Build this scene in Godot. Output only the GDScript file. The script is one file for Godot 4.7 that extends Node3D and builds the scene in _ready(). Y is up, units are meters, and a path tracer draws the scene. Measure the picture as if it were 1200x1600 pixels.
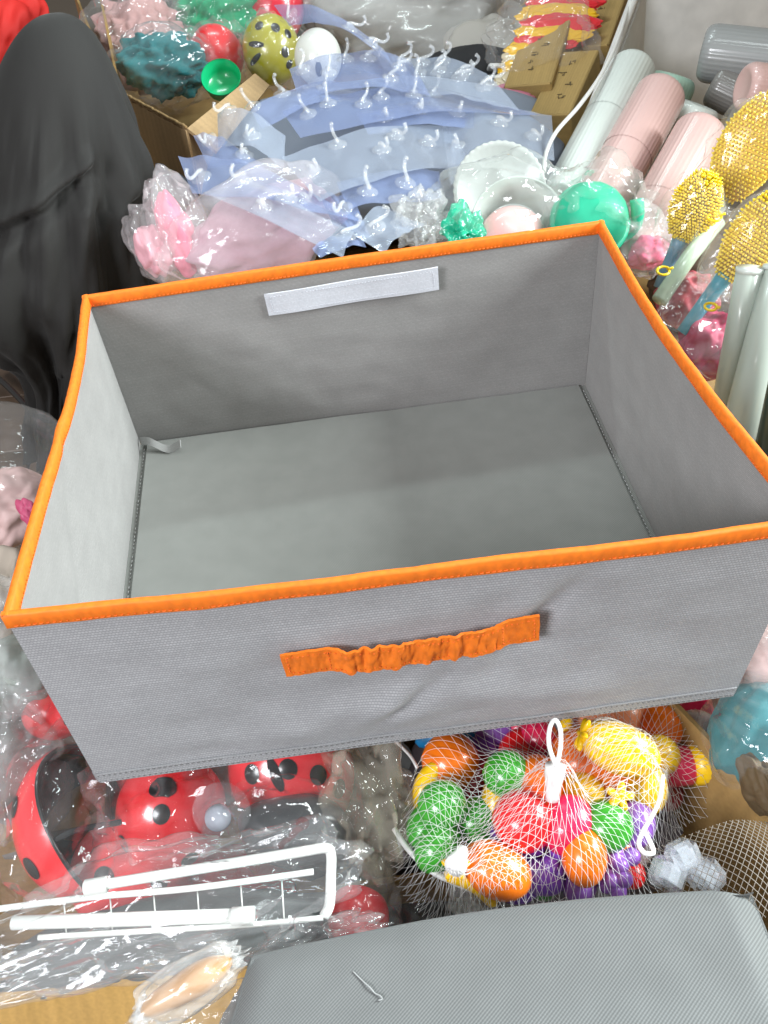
extends Node3D

const S := 0.55                       # width of the storage bin in metres
const F := 1399.2                     # focal length in pixels of the 1200 x 1600 photograph
var CAM := Vector3(-0.0714, 1.1921, 1.1759) * S
var CB := Basis.from_euler(Vector3(-0.7522, -0.0593, -0.0902))
const RIM := 0.3818 * S
var rng := RandomNumberGenerator.new()
var M := {}
var used := {}

func _ready():
	rng.seed = 77
	var cam := Camera3D.new(); cam.name = "camera"
	add_child(cam)
	cam.transform = Transform3D(CB, CAM)
	cam.fov = 2.0 * rad_to_deg(atan(800.0 / F)); cam.near = 0.02; cam.far = 60.0
	cam.current = true
	var we := WorldEnvironment.new(); we.name = "environment"
	var e := Environment.new()
	e.background_mode = Environment.BG_COLOR
	e.background_color = Color(0.225, 0.215, 0.205).linear_to_srgb()
	e.background_energy_multiplier = 1.0
	e.tonemap_mode = Environment.TONE_MAPPER_LINEAR
	e.tonemap_exposure = 1.2
	e.sdfgi_enabled = true; e.ssao_enabled = true; e.ssil_enabled = true
	we.environment = e
	add_child(we)
	# unseen light, low on the right, placed to brighten the left inner wall
	area_lamp("unseen_right_light", Vector3(2.55, 1.45, 0.10), Vector3(-0.2, 0.05, 0.05), Vector2(1.4, 1.1), 21.0, Color(0.965, 1.0, 1.0))
	# unseen light behind and left of the camera, for front and right inner wall
	area_lamp("unseen_left_light", Vector3(-1.75, 1.45, 1.7), Vector3(0, 0.05, 0.0), Vector2(1.0, 0.8), 7.0, Color(0.97, 0.98, 1.0))
	# ceiling tubes out of view, placed for overhead light and reflections
	area_lamp("unseen_ceiling_light", Vector3(-0.15, 2.1, -1.5), Vector3(0.0, 0.0, -0.6), Vector2(1.2, 0.10), 1.6, Color(0.93, 1.0, 1.0))
	area_lamp("unseen_ceiling_light", Vector3(0.3, 2.3, 0.3), Vector3(0.0, 0.0, 0.0), Vector2(0.12, 1.2), 1.1, Color(0.95, 1.0, 1.0))
	make_materials()
	build_setting()
	build_bin()
	build_second_bin()
	build_front_left()
	build_toys()
	build_front_right()
	build_left_edge()
	build_garment()
	build_helmet_carton()
	build_hook_sheets()
	build_back_middle()
	build_back_right()
	build_right_edge()

func area_lamp(called: String, at: Vector3, to: Vector3, size: Vector2, energy: float, c: Color):
	var l := AreaLight3D.new(); l.name = called
	l.area_size = size; l.light_energy = energy; l.light_color = c
	l.shadow_enabled = true; l.area_range = 12.0; l.area_attenuation = 2.0
	add_child(l)
	l.look_at_from_position(at, to, Vector3.UP)

# ---------------------------------------------------------------- places
func ray(px: float, py: float) -> Vector3:
	return (CB * Vector3((px - 600.0) / F, (800.0 - py) / F, -1.0)).normalized()

func P(px: float, py: float, y: float) -> Vector3:     # where the sight line through a pixel meets the height y
	var r := ray(px, py)
	return CAM + r * ((y - CAM.y) / r.y)

func Pn(px: float, py: float, at: Vector3, n: Vector3) -> Vector3:
	var r := ray(px, py)
	return CAM + r * (n.dot(at - CAM) / n.dot(r))

func per_px(p: Vector3) -> float:                        # metres per photograph pixel at p
	return -(CB.inverse() * (p - CAM)).z / F

func tilted(p: Vector3, tilt: float, roll: float) -> Basis:   # y leans from straight up towards the viewer by tilt degrees, then turns by roll
	var h := CB.z; h.y = 0; h = h.normalized()
	var n := (Vector3.UP * cos(deg_to_rad(tilt)) + h * sin(deg_to_rad(tilt))).normalized()
	var x := Vector3.UP.cross(h).normalized()
	var b := Basis(x, n, x.cross(n))
	return Basis(n, deg_to_rad(roll)) * b

# ---------------------------------------------------------------- names and nodes
func numbered(parent: Node, called: String) -> String:
	var key := str(parent.get_instance_id()) + called
	var n: int = used.get(key, 0)
	used[key] = n + 1
	return called if n == 0 else "%s_%03d" % [called, n]

func tag(o: Node, label: String, category: String, group := "", kind := "") -> Node:
	if label: o.set_meta("label", label)
	if category: o.set_meta("category", category)
	if group: o.set_meta("group", group)
	if kind: o.set_meta("kind", kind)
	return o

func thing(called: String, label: String, category: String, at: Transform3D, group := "") -> Node3D:
	var o := Node3D.new(); o.name = numbered(self, called)
	add_child(o, true)
	o.transform = at
	tag(o, label, category, group)
	return o

func put(mesh: Mesh, called: String, mat: Material, parent: Node = null, xf := Transform3D()) -> MeshInstance3D:
	var p: Node = parent if parent else self
	var o := MeshInstance3D.new(); o.name = numbered(p, called)
	o.mesh = mesh
	o.material_override = mat
	p.add_child(o, true)
	o.transform = xf
	return o

func single(mesh: Mesh, called: String, mat: Material, xf: Transform3D, label: String, category: String, group := "") -> MeshInstance3D:
	var o := put(mesh, called, mat, null, xf)
	tag(o, label, category, group)
	return o

# ---------------------------------------------------------------- shapes
class MB:
	var v := PackedVector3Array()
	var uv := PackedVector2Array()
	var ix := PackedInt32Array()

	func grid(f: Callable, nu: int, nv: int, us := 1.0, vs := 1.0):
		var o := v.size()
		for j in nv + 1:
			for i in nu + 1:
				var a := float(i) / nu
				var b := float(j) / nv
				v.append(f.call(a, b))
				uv.append(Vector2(a * us, b * vs))
		for j in nv:
			for i in nu:
				var k := o + j * (nu + 1) + i
				ix.append_array([k, k + 1, k + nu + 1, k + 1, k + nu + 2, k + nu + 1])
		return self

	# a sheet with thickness: f gives the middle surface
	func slab(f: Callable, nu: int, nv: int, t: float, us := 1.0, vs := 1.0):
		var pts := []
		var nor := []
		for j in nv + 1:
			for i in nu + 1:
				pts.append(f.call(float(i) / nu, float(j) / nv))
		for j in nv + 1:
			for i in nu + 1:
				var k := j * (nu + 1) + i
				var du: Vector3 = pts[k + (1 if i < nu else 0)] - pts[k - (1 if i > 0 else 0)]
				var dv: Vector3 = pts[k + (nu + 1 if j < nv else 0)] - pts[k - (nu + 1 if j > 0 else 0)]
				nor.append(du.cross(dv).normalized() * t * 0.5)
		for side in 2:
			var o := v.size()
			var s := -1.0 if side == 0 else 1.0
			for j in nv + 1:
				for i in nu + 1:
					var k := j * (nu + 1) + i
					v.append(pts[k] + nor[k] * s)
					uv.append(Vector2(us * i / nu, vs * j / nv))
			for j in nv:
				for i in nu:
					var k := o + j * (nu + 1) + i
					if side == 1:
						ix.append_array([k, k + nu + 1, k + 1, k + 1, k + nu + 1, k + nu + 2])
					else:
						ix.append_array([k, k + 1, k + nu + 1, k + 1, k + nu + 2, k + nu + 1])
		var ring := []
		for i in nu + 1: ring.append(i)
		for j in range(1, nv + 1): ring.append(j * (nu + 1) + nu)
		for i in range(nu - 1, -1, -1): ring.append(nv * (nu + 1) + i)
		for j in range(nv - 1, 0, -1): ring.append(j * (nu + 1))
		var o2 := v.size()
		for k in ring.size() + 1:
			var q: int = ring[k % ring.size()]
			# a hair inside, so that normals do not blend round the edge
			v.append(pts[q] - nor[q] * 0.985); uv.append(Vector2(0.01 * k, 0))
			v.append(pts[q] + nor[q] * 0.985); uv.append(Vector2(0.01 * k, 0.02))
		for k in ring.size():
			var a := o2 + k * 2
			ix.append_array([a, a + 1, a + 2, a + 2, a + 1, a + 3])
		return self

	func quad(a: Vector3, b: Vector3, c: Vector3, d: Vector3, us := 1.0, vs := 1.0):
		var o := v.size()
		v.append_array([a, b, c, d])
		uv.append_array([Vector2(0, 0), Vector2(us, 0), Vector2(us, vs), Vector2(0, vs)])
		ix.append_array([o, o + 1, o + 2, o, o + 2, o + 3])
		return self

	func tube(pts: Array, r: float, sides := 8, taper = null, caps := true):
		var o := v.size()
		var n := pts.size()
		var up := Vector3(0.31, 0.87, 0.38)
		var last := Vector3.ZERO
		for k in n:
			var d: Vector3 = (pts[mini(k + 1, n - 1)] - pts[maxi(k - 1, 0)]).normalized()
			var x: Vector3 = d.cross(up).normalized() if last == Vector3.ZERO else (last - d * last.dot(d)).normalized()
			last = x
			var y := d.cross(x)
			var rr: float = r * (taper.call(float(k) / (n - 1)) if taper != null else 1.0)
			for i in sides + 1:
				var a := TAU * i / sides
				v.append(pts[k] + (x * cos(a) + y * sin(a)) * rr)
				uv.append(Vector2(float(i) / sides, float(k) / (n - 1)))
		for k in n - 1:
			for i in sides:
				var q := o + k * (sides + 1) + i
				ix.append_array([q, q + 1, q + sides + 1, q + 1, q + sides + 2, q + sides + 1])
		if caps:
			for e in [0, n - 1]:
				var c := v.size()
				v.append(pts[e]); uv.append(Vector2.ZERO)
				var q0 := o + int(e) * (sides + 1)
				for i in sides:
					if e == 0: ix.append_array([c, q0 + i + 1, q0 + i])
					else: ix.append_array([c, q0 + i, q0 + i + 1])
		return self

	# profile of (radius, height) turned round y; ribs cut flutes
	func lathe(xf: Transform3D, prof: Array, n: int, wob = null):
		var o := v.size()
		var m := prof.size()
		for k in m:
			for i in n + 1:
				var a := TAU * i / n
				var r: float = prof[k].x
				if wob != null: r *= wob.call(a, float(k) / (m - 1))
				v.append(xf * Vector3(cos(a) * r, prof[k].y, sin(a) * r))
				uv.append(Vector2(float(i) / n, float(k) / (m - 1)))
		for k in m - 1:
			for i in n:
				var q := o + k * (n + 1) + i
				ix.append_array([q, q + n + 1, q + 1, q + 1, q + n + 1, q + n + 2])
		return self

	func ball(xf: Transform3D, nu := 24, nv := 14, dent = null):
		var o := v.size()
		for k in nv + 1:
			for i in nu + 1:
				var a := TAU * (i % nu) / nu
				var b := PI * k / nv
				var p := Vector3(sin(b) * cos(a), cos(b), sin(b) * sin(a))
				if k == 0 or k == nv: p = Vector3(0, 1 if k == 0 else -1, 0)
				if dent != null: p *= dent.call(p)
				v.append(xf * p)
				uv.append(Vector2(float(i) / nu, float(k) / nv))
		for k in nv:
			for i in nu:
				var q := o + k * (nu + 1) + i
				ix.append_array([q, q + 1, q + nu + 1, q + 1, q + nu + 2, q + nu + 1])
		return self

	# a box with chamfered edges, centred
	func box(xf: Transform3D, s: Vector3, c := 0.0):
		var h := s * 0.5
		for ax in 3:
			for sg in [-1.0, 1.0]:
				var n := Vector3.ZERO; n[ax] = sg
				var a := Vector3.ZERO; a[(ax + 1) % 3] = 1.0
				var b := n.cross(a)
				var hn := h[ax]
				var ha: float = h[(ax + 1) % 3] - c
				var hb: float = h[(ax + 2) % 3] - c
				quad(xf * (n * hn - a * ha - b * hb), xf * (n * hn - a * ha + b * hb), xf * (n * hn + a * ha + b * hb), xf * (n * hn + a * ha - b * hb), ha * 2, hb * 2)
		if c > 0.0:
			for ax in 3:
				var u := (ax + 1) % 3
				var w := (ax + 2) % 3
				for su in [-1.0, 1.0]:
					for sw in [-1.0, 1.0]:
						var p := []
						for e in [-1.0, 1.0]:
							var q := Vector3.ZERO
							q[ax] = e * (h[ax] - c)
							var q1 := q; q1[u] = su * h[u]; q1[w] = sw * (h[w] - c)
							var q2 := q; q2[u] = su * (h[u] - c); q2[w] = sw * h[w]
							p.append([q1, q2])
						if su * sw < 0.0: quad(xf * p[0][0], xf * p[1][0], xf * p[1][1], xf * p[0][1], c, c)
						else: quad(xf * p[0][0], xf * p[0][1], xf * p[1][1], xf * p[1][0], c, c)
		return self

	func mesh(smooth := true) -> ArrayMesh:
		var arr := []
		arr.resize(Mesh.ARRAY_MAX)
		arr[Mesh.ARRAY_VERTEX] = v
		arr[Mesh.ARRAY_TEX_UV] = uv
		arr[Mesh.ARRAY_TEX_UV2] = uv
		arr[Mesh.ARRAY_INDEX] = ix
		var st := SurfaceTool.new()
		st.create_from_arrays(arr)
		st.deindex()
		if not smooth:
			var am0 := ArrayMesh.new()
			var flat := SurfaceTool.new()
			flat.begin(Mesh.PRIMITIVE_TRIANGLES)
			flat.set_smooth_group(-1)
			for k in ix:
				flat.set_uv(uv[k]); flat.set_uv2(uv[k]); flat.add_vertex(v[k])
			flat.generate_normals()
			flat.index()
			return flat.commit(am0)
		st.generate_normals()
		st.index()
		return st.commit()

func noise(sd: int, freq: float, oct := 3, ridged := false) -> FastNoiseLite:
	var n := FastNoiseLite.new()
	n.seed = sd; n.frequency = freq; n.noise_type = FastNoiseLite.TYPE_SIMPLEX_SMOOTH
	n.fractal_type = FastNoiseLite.FRACTAL_RIDGED if ridged else FastNoiseLite.FRACTAL_FBM
	n.fractal_octaves = oct
	return n

func smooth_path(pts: Array, per := 6) -> Array:
	var c := []
	var n := pts.size()
	for k in n - 1:
		var a: Vector3 = pts[maxi(k - 1, 0)]
		var b: Vector3 = pts[k]
		var d: Vector3 = pts[k + 1]
		var e: Vector3 = pts[mini(k + 2, n - 1)]
		for i in per: c.append(b.cubic_interpolate(d, a, e, float(i) / per))
	c.append(pts[n - 1])
	return c

# folds of crumpled film: piecewise flat, with sharp creases between
func folds(sd: int, freq: float, n := 8) -> Array:
	var g := RandomNumberGenerator.new(); g.seed = sd
	var o := []
	for k in n:
		var d := Vector3(g.randfn(), g.randfn(), g.randfn()).normalized()
		var f := freq * lerpf(0.45, 1.9, float(k) / n) * g.randf_range(0.85, 1.15)
		o.append([d * f, g.randf(), 0.62 / f * freq / n * g.randf_range(0.7, 1.4)])
	return o

func fold_at(o: Array, p: Vector3) -> float:
	var h := 0.0
	for q in o:
		var t: float = p.dot(q[0]) + q[1]
		h += q[2] * (absf(t - floorf(t) - 0.5) * 4.0 - 1.0)
	return h

# crumpled plastic film round a body: half axes r, creases of depth amp (a share of the size), ends pulled in along x
func film_shape(r: Vector3, sd: int, amp := 0.10, freq := 2.2, pull := 0.0, nu := 96, nv := 60, corner := 0.0) -> ArrayMesh:
	var big := noise(sd, freq * 0.4, 2)
	var fo := folds(sd + 3, freq * 0.75, 9)
	var f := func(p: Vector3) -> float:
		var w := p + Vector3(big.get_noise_3dv(p), big.get_noise_3dv(p + Vector3(7, 0, 0)), big.get_noise_3dv(p + Vector3(0, 7, 0))) * 0.22
		var k := 1.0 + amp * (0.9 * big.get_noise_3dv(p * 0.8) + 5.0 * fold_at(fo, w))
		k *= 1.0 + corner * pow(clampf(absf(p.x * p.z) * 2.0, 0.0, 1.0), 2.5)
		if pull != 0.0:
			var e := absf(p.x)
			if e > 0.55:
				var fold := sin(atan2(p.y, p.z) * 11.0 + big.get_noise_3dv(p) * 5.0)
				k *= 1.0 + pull * (e - 0.55) * (1.0 + 0.35 * fold)
		return k
	# the poles lie along x so that the gathered ends do not show a pinched top
	return MB.new().ball(Transform3D(Basis.from_scale(r)) * Transform3D(Basis(Vector3(0, 0, 1), PI / 2)), nu, nv, func(p: Vector3) -> float: return f.call(Vector3(-p.y, p.x, p.z))).mesh()

# a loose crumpled sheet of film laid over a spot: square grid pushed up in the middle
func sheet_shape(w: float, d: float, h: float, sd: int, amp: float, freq := 14.0, nu := 60, nv := 44) -> ArrayMesh:
	var big := noise(sd, freq * 0.35, 2)
	var crease := noise(sd + 5, freq, 3, true)
	return MB.new().grid(func(a: float, b: float) -> Vector3:
		var x := (a - 0.5) * w
		var z := (b - 0.5) * d
		var q := Vector3(x, 0, z)
		var rim := sin(PI * a) * sin(PI * b)
		var edge := 1.0 + 0.12 * big.get_noise_2d(x * 2.0 + 3.0, z * 2.0)
		return Vector3(x * edge, h * pow(rim, 0.6) + amp * (big.get_noise_3dv(q) * 1.5 + crease.get_noise_3dv(q)), z * edge), nu, nv).mesh()

# ---------------------------------------------------------------- materials
func lin(r: float, g: float, b: float, a := 1.0) -> Color:
	var c := Color(r, g, b).linear_to_srgb()
	c.a = a
	return c

func plain_mat(c: Color, rough := 0.6) -> StandardMaterial3D:
	var m := StandardMaterial3D.new()
	m.albedo_color = c; m.roughness = rough
	m.cull_mode = BaseMaterial3D.CULL_DISABLED
	return m

func plastic(c: Color, rough := 0.28) -> StandardMaterial3D:
	var m := plain_mat(c, rough)
	m.clearcoat_enabled = true; m.clearcoat = 0.5; m.clearcoat_roughness = 0.12
	return m

func film(c: Color, a: float, rough := 0.1, wrinkle := 0.0) -> StandardMaterial3D:
	var m := StandardMaterial3D.new()
	c.a = a
	m.albedo_color = c; m.roughness = rough
	m.transparency = BaseMaterial3D.TRANSPARENCY_ALPHA
	m.cull_mode = BaseMaterial3D.CULL_DISABLED
	m.metallic_specular = 0.43
	if wrinkle > 0.0:
		m.normal_enabled = true
		m.normal_texture = M.wrinkle_map
		m.normal_scale = wrinkle
		m.uv1_scale = Vector3(3.2, 2.1, 1)
	return m

func pattern(w: int, h: int, f: Callable) -> ImageTexture:
	var im := Image.create(w, h, false, Image.FORMAT_RGB8)
	for y in h:
		for x in w:
			var k: float = f.call(x, y)
			im.set_pixel(x, y, Color(k, k, k))
	return ImageTexture.create_from_image(im)

func noise_tex(sd: int, freq: float, lo: float, hi: float, size := 512, oct := 4) -> NoiseTexture2D:
	var t := NoiseTexture2D.new()
	t.width = size; t.height = size; t.seamless = true
	t.noise = noise(sd, freq, oct)
	var g := Gradient.new()
	g.set_color(0, Color(lo, lo, lo)); g.set_color(1, Color(hi, hi, hi))
	t.color_ramp = g
	return t

func fabric(c: Color, pitch: float, contrast: Texture2D, bump: float) -> StandardMaterial3D:
	var m := plain_mat(c, 0.82)
	m.albedo_texture = contrast
	m.heightmap_enabled = true; m.heightmap_texture = contrast; m.heightmap_scale = bump
	m.uv1_scale = Vector3(1.0 / pitch, 1.0 / pitch, 1)
	m.detail_enabled = true; m.detail_blend_mode = BaseMaterial3D.BLEND_MODE_MUL
	m.detail_albedo = M.mottle; m.detail_uv_layer = BaseMaterial3D.DETAIL_UV_2
	m.uv2_scale = Vector3(2.3, 2.3, 1)
	m.rim_enabled = true; m.rim = 0.35; m.rim_tint = 0.4
	return m

func make_materials():
	M.mottle = noise_tex(4, 0.02, 0.95, 1.0)
	# crumple map: flat facets between straight creases, repeats seamlessly
	var g := RandomNumberGenerator.new(); g.seed = 12
	var cr := []
	for k in 12:
		var kx := g.randi_range(-4, 4)
		var ky := g.randi_range(-4, 4)
		if kx == 0 and ky == 0: kx = 3
		cr.append([kx, ky, g.randf(), 1.0 / sqrt(kx * kx + ky * ky)])
	var wim := Image.create(256, 256, false, Image.FORMAT_RGB8)
	for y in 256:
		for x in 256:
			var h := 0.0
			for q in cr:
				var t: float = (q[0] * x + q[1] * y) / 256.0 + q[2]
				h += q[3] * (absf(t - floorf(t) - 0.5) * 4.0 - 1.0)
			h = clampf(0.5 + h * 0.16, 0, 1)
			wim.set_pixel(x, y, Color(h, h, h))
	wim.bump_map_to_normal_map(26.0)
	M.wrinkle_map = ImageTexture.create_from_image(wim)
	var grain := noise(8, 0.35, 2)
	# twill: raised diagonal dashes, two rows per tile
	var yarn := noise(19, 0.9, 1)
	var twill := pattern(256, 256, func(x: int, y: int) -> float:
		var u := x / 16.0
		var w := y / 16.0
		var rowi := floorf(w)
		var coli := floorf(u + rowi * 0.5)
		var a := absf(fposmod(u + rowi * 0.5, 1.0) - 0.5) * 2.0
		var b := absf(fposmod(w, 1.0) - 0.5) * 2.0
		var k := clampf(1.2 - a * a * 0.75 - b * b * 1.05, 0.0, 1.0)
		var own := 0.045 * yarn.get_noise_2d(fposmod(coli, 16.0) * 3.1, rowi * 3.1) + 0.03 * yarn.get_noise_2d(rowi * 2.3, 77.0)
		return 0.75 + (0.19 + own) * k + 0.08 * grain.get_noise_2d(x * 2.0, y * 2.0))
	var diag := pattern(64, 64, func(x: int, y: int) -> float:
		var k := 0.5 + 0.5 * sin(TAU * (x + y) / 16.0)
		var c := 0.5 + 0.5 * sin(TAU * (x - y) / 16.0)
		return 0.74 + 0.2 * k + 0.04 * c + 0.05 * grain.get_noise_2d(x * 2.0, y * 2.0))
	M.twill = twill
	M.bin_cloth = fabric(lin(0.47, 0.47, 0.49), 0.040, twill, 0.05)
	M.shaded_lining = fabric(lin(0.365, 0.355, 0.345), 0.024, twill, 0.015)  # darker than the outer cloth: shade inside the bin put into the colour
	M.bin_floor = fabric(lin(0.32, 0.325, 0.305), 0.0085, diag, 0.02)  # darkened with the lining for the shaded inside
	M.shaded_lid_cloth = fabric(lin(0.205, 0.215, 0.215), 0.0115, diag, 0.04)  # same cloth as the bin, its shade put into a darker colour
	M.orange = plain_mat(lin(0.92, 0.20, 0.006), 0.62)
	M.orange.albedo_texture = noise_tex(12, 0.08, 0.86, 1.0, 256)
	M.orange.uv1_scale = Vector3(6, 6, 1)
	M.orange_thread = plain_mat(lin(0.85, 0.16, 0.02), 0.7)
	M.dark_thread = plain_mat(lin(0.17, 0.17, 0.17), 0.9)
	M.faint_thread = plain_mat(lin(0.34, 0.35, 0.35), 0.8)
	M.grey_thread = plain_mat(lin(0.55, 0.55, 0.54), 0.8)
	M.tab_cloth = fabric(lin(0.50, 0.50, 0.49), 0.02, twill, 0.02)
	M.hook_tape = fabric(lin(0.86, 0.88, 0.95), 0.02, twill, 0.02)
	M.bare_card = plain_mat(lin(0.40, 0.25, 0.115), 0.85)
	var flute := noise(3, 0.02, 3)
	M.flutes = pattern(256, 256, func(x: int, y: int) -> float:
		return clampf(0.93 + 0.018 * sin(TAU * x / 8.0) + 0.06 * flute.get_noise_2d(x * 1.5, y * 0.5) + 0.05 * grain.get_noise_2d(x, y), 0.0, 1.0))
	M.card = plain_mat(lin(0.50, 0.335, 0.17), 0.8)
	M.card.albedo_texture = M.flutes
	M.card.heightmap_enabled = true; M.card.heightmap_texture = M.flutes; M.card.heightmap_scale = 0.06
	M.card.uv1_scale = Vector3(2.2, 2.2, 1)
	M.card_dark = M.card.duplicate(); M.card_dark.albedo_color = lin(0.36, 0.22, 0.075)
	M.card_edge = plain_mat(lin(0.30, 0.19, 0.08), 0.9)
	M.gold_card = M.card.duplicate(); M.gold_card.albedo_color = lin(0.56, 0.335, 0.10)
	M.kraft = M.card.duplicate(); M.kraft.albedo_color = lin(0.42, 0.28, 0.095); M.kraft.heightmap_scale = 0.02
	M.ink = plain_mat(lin(0.10, 0.07, 0.03), 0.9)
	M.clear = film(Color(0.95, 0.96, 0.97), 0.05, 0.08, 0.6)
	M.clear_fine = film(Color(0.95, 0.96, 0.97), 0.03, 0.06, 0.6)
	M.milky = film(Color(0.93, 0.94, 0.94), 0.20, 0.14, 0.8)
	M.white_film = film(Color(0.90, 0.90, 0.89), 0.26, 0.18, 0.4)
	M.blue_film = film(Color(0.60, 0.67, 0.84), 0.29, 0.12, 0.12)
	M.pale_film = film(Color(0.73, 0.78, 0.86), 0.26, 0.12, 0.12)
	M.hook_clear = film(Color(0.93, 0.95, 0.97), 0.15, 0.07)
	M.red = plastic(lin(0.86, 0.030, 0.040), 0.22)
	M.black_plastic = plastic(lin(0.012, 0.012, 0.013), 0.35)
	M.black_foam = plain_mat(lin(0.02, 0.02, 0.021), 0.9)
	M.white_enamel = plastic(lin(0.80, 0.82, 0.79), 0.3)
	M.net_grey = plain_mat(lin(0.27, 0.235, 0.20), 0.6)
	M.net = plain_mat(lin(0.82, 0.82, 0.82), 0.45)
	M.white_plastic = plastic(lin(0.82, 0.81, 0.80), 0.35)
	M.toy = {
		"red": plastic(lin(0.82, 0.014, 0.018)), "orange": plastic(lin(0.95, 0.20, 0.008)), "yellow": plastic(lin(0.95, 0.58, 0.008)),
		"green": plastic(lin(0.045, 0.36, 0.025)), "purple": plastic(lin(0.20, 0.065, 0.48)), "blue": plastic(lin(0.015, 0.24, 0.55)),
		"magenta": plastic(lin(0.75, 0.02, 0.09)), "salmon": plastic(lin(0.85, 0.32, 0.16)), "clear": plastic(lin(0.62, 0.52, 0.52), 0.2),
		"maroon": plastic(lin(0.30, 0.015, 0.03)), "violet": plastic(lin(0.30, 0.12, 0.52)),
	}

# ---------------------------------------------------------------- ground and the cartons that carry the goods
func card_box(parent: Node, c: Vector3, s: Vector3, turn: float, mat: Material, open_top := true):
	var b := Basis(Vector3.UP, turn)
	for k in 4:
		var along := s.x if k % 2 == 0 else s.z
		var out := (s.z if k % 2 == 0 else s.x) * 0.5
		var q := b * Basis(Vector3.UP, PI / 2 * k)
		put(MB.new().box(Transform3D(q, c + q * Vector3(0, s.y * 0.5, out - 0.003)), Vector3(along - (0.0 if k % 2 == 0 else 0.013), s.y, 0.006)).mesh(false), "side_wall", mat, parent)
	put(MB.new().box(Transform3D(b, c + Vector3(0, 0.004, 0)), Vector3(s.x - 0.014, 0.006, s.z - 0.014)).mesh(false), "base_board", mat, parent)
	if not open_top:
		put(MB.new().box(Transform3D(b, c + Vector3(0, s.y + 0.0035, 0)), Vector3(s.x, 0.006, s.z)).mesh(false), "top_board", mat, parent)

func build_setting():
	var g := Node3D.new(); g.name = "ground"; add_child(g)
	tag(g, "", "", "", "structure")
	var grout := put(MB.new().quad(Vector3(-12, -0.454, -12), Vector3(12, -0.454, -12), Vector3(12, -0.454, 12), Vector3(-12, -0.454, 12)).mesh(false), "grout_bed", plain_mat(lin(0.16, 0.13, 0.10), 0.9), g)
	grout.set_meta("kind", "structure")
	var tmat := plain_mat(lin(0.17, 0.11, 0.07), 0.35)
	tmat.albedo_texture = noise_tex(61, 0.03, 0.7, 1.0, 256)
	var tile = MB.new().box(Transform3D(), Vector3(0.196, 0.008, 0.196), 0.002).mesh(false)
	for i in 5:
		for j in 9:
			put(tile, "tile", tmat, g, Transform3D(Basis(), Vector3(-1.35 + i * 0.2, -0.45, -1.15 + j * 0.2)))
	# stacked cartons under the goods; the bin and the bags stand on these
	var t := thing("stock_carton", "closed brown carton hidden under the grey bin", "carton", Transform3D())
	card_box(t, Vector3(0.0, -0.45, -0.07), Vector3(0.46, 0.44, 0.28), 0.0, M.card_dark, false)

# ---------------------------------------------------------------- the grey bin with the orange rim
var rimc := []
var basec := []

func wall_point(k: int, u: float, v: float, off: float) -> Vector3:
	var a: Vector3 = basec[k].lerp(basec[(k + 1) % 4], u)
	var b: Vector3 = rimc[k].lerp(rimc[(k + 1) % 4], u)
	var n := wall_normal(k)
	var p := a.lerp(b, v)
	var w := sin(PI * u)
	var bow := 0.0014 * crinkle.get_noise_2d(u * 3.4 + k * 11.0, v * 1.7) * minf(1.0, minf(u, 1.0 - u) * 12.0) * (1.0 - 0.6 * v)
	match k:
		0: bow += 0.002 * w * v + 0.004 * wavy.get_noise_2d(u * 3.0, v * 2.0) * w * (1.0 - 0.8 * v)
		1: bow += -0.012 * w * v * v + 0.005 * wavy.get_noise_2d(u * 2.0 + 9.0, v * 2.0) * w * (1.0 - v * v)
		2:
			bow += 0.004 * w * v + 0.010 * wavy.get_noise_2d(u * 2.6 + 20.0, v * 2.2) * w * (1.0 - 0.7 * v)
			# creases round the ends of the handle; u runs from the near right corner to the near left one
			bow -= 0.0065 * exp(-pow((u - 0.345 + (v - 0.62) * 0.22) / 0.022, 2.0)) * exp(-pow((v - 0.66) / 0.17, 2.0))
			bow += 0.0032 * exp(-pow((u - 0.385 + (v - 0.62) * 0.22) / 0.030, 2.0)) * exp(-pow((v - 0.66) / 0.2, 2.0))
			bow -= 0.0056 * exp(-pow((u - 0.505 + (v - 0.3) * 0.35) / 0.020, 2.0)) * exp(-pow((v - 0.27) / 0.13, 2.0))
			bow += 0.0042 * exp(-pow((u - 0.54 + (v - 0.3) * 0.35) / 0.025, 2.0)) * exp(-pow((v - 0.3) / 0.18, 2.0))
			bow -= 0.0035 * exp(-pow((u - 0.70) / 0.05, 2.0)) * exp(-pow((v - 0.55) / 0.1, 2.0))
		3: bow += -0.0065 * pow(maxf(sin(PI * pow(clampf(u, 0.0, 1.0), 1.55)), 0.0), 1.5) * v * v - 0.002 * w * v + 0.0040 * exp(-pow((u - 0.06 - 0.42 * v) / 0.028, 2.0)) * (1.0 - 0.6 * v) * (1.0 + 0.25 * sin(v * 150.0))
	return p + n * (off + bow * smoothstep(0.0, 0.16, v))

var wavy := FastNoiseLite.new()
var crinkle := noise(23, 1.0, 3, true)

func wall_normal(k: int) -> Vector3:
	var e: Vector3 = basec[(k + 1) % 4] - basec[k]
	var up: Vector3 = rimc[k] - basec[k]
	var n := e.cross(up).normalized()
	var mid: Vector3 = (basec[0] + basec[1] + basec[2] + basec[3]) * 0.25
	return n if n.dot(basec[k] - mid) > 0 else -n

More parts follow.
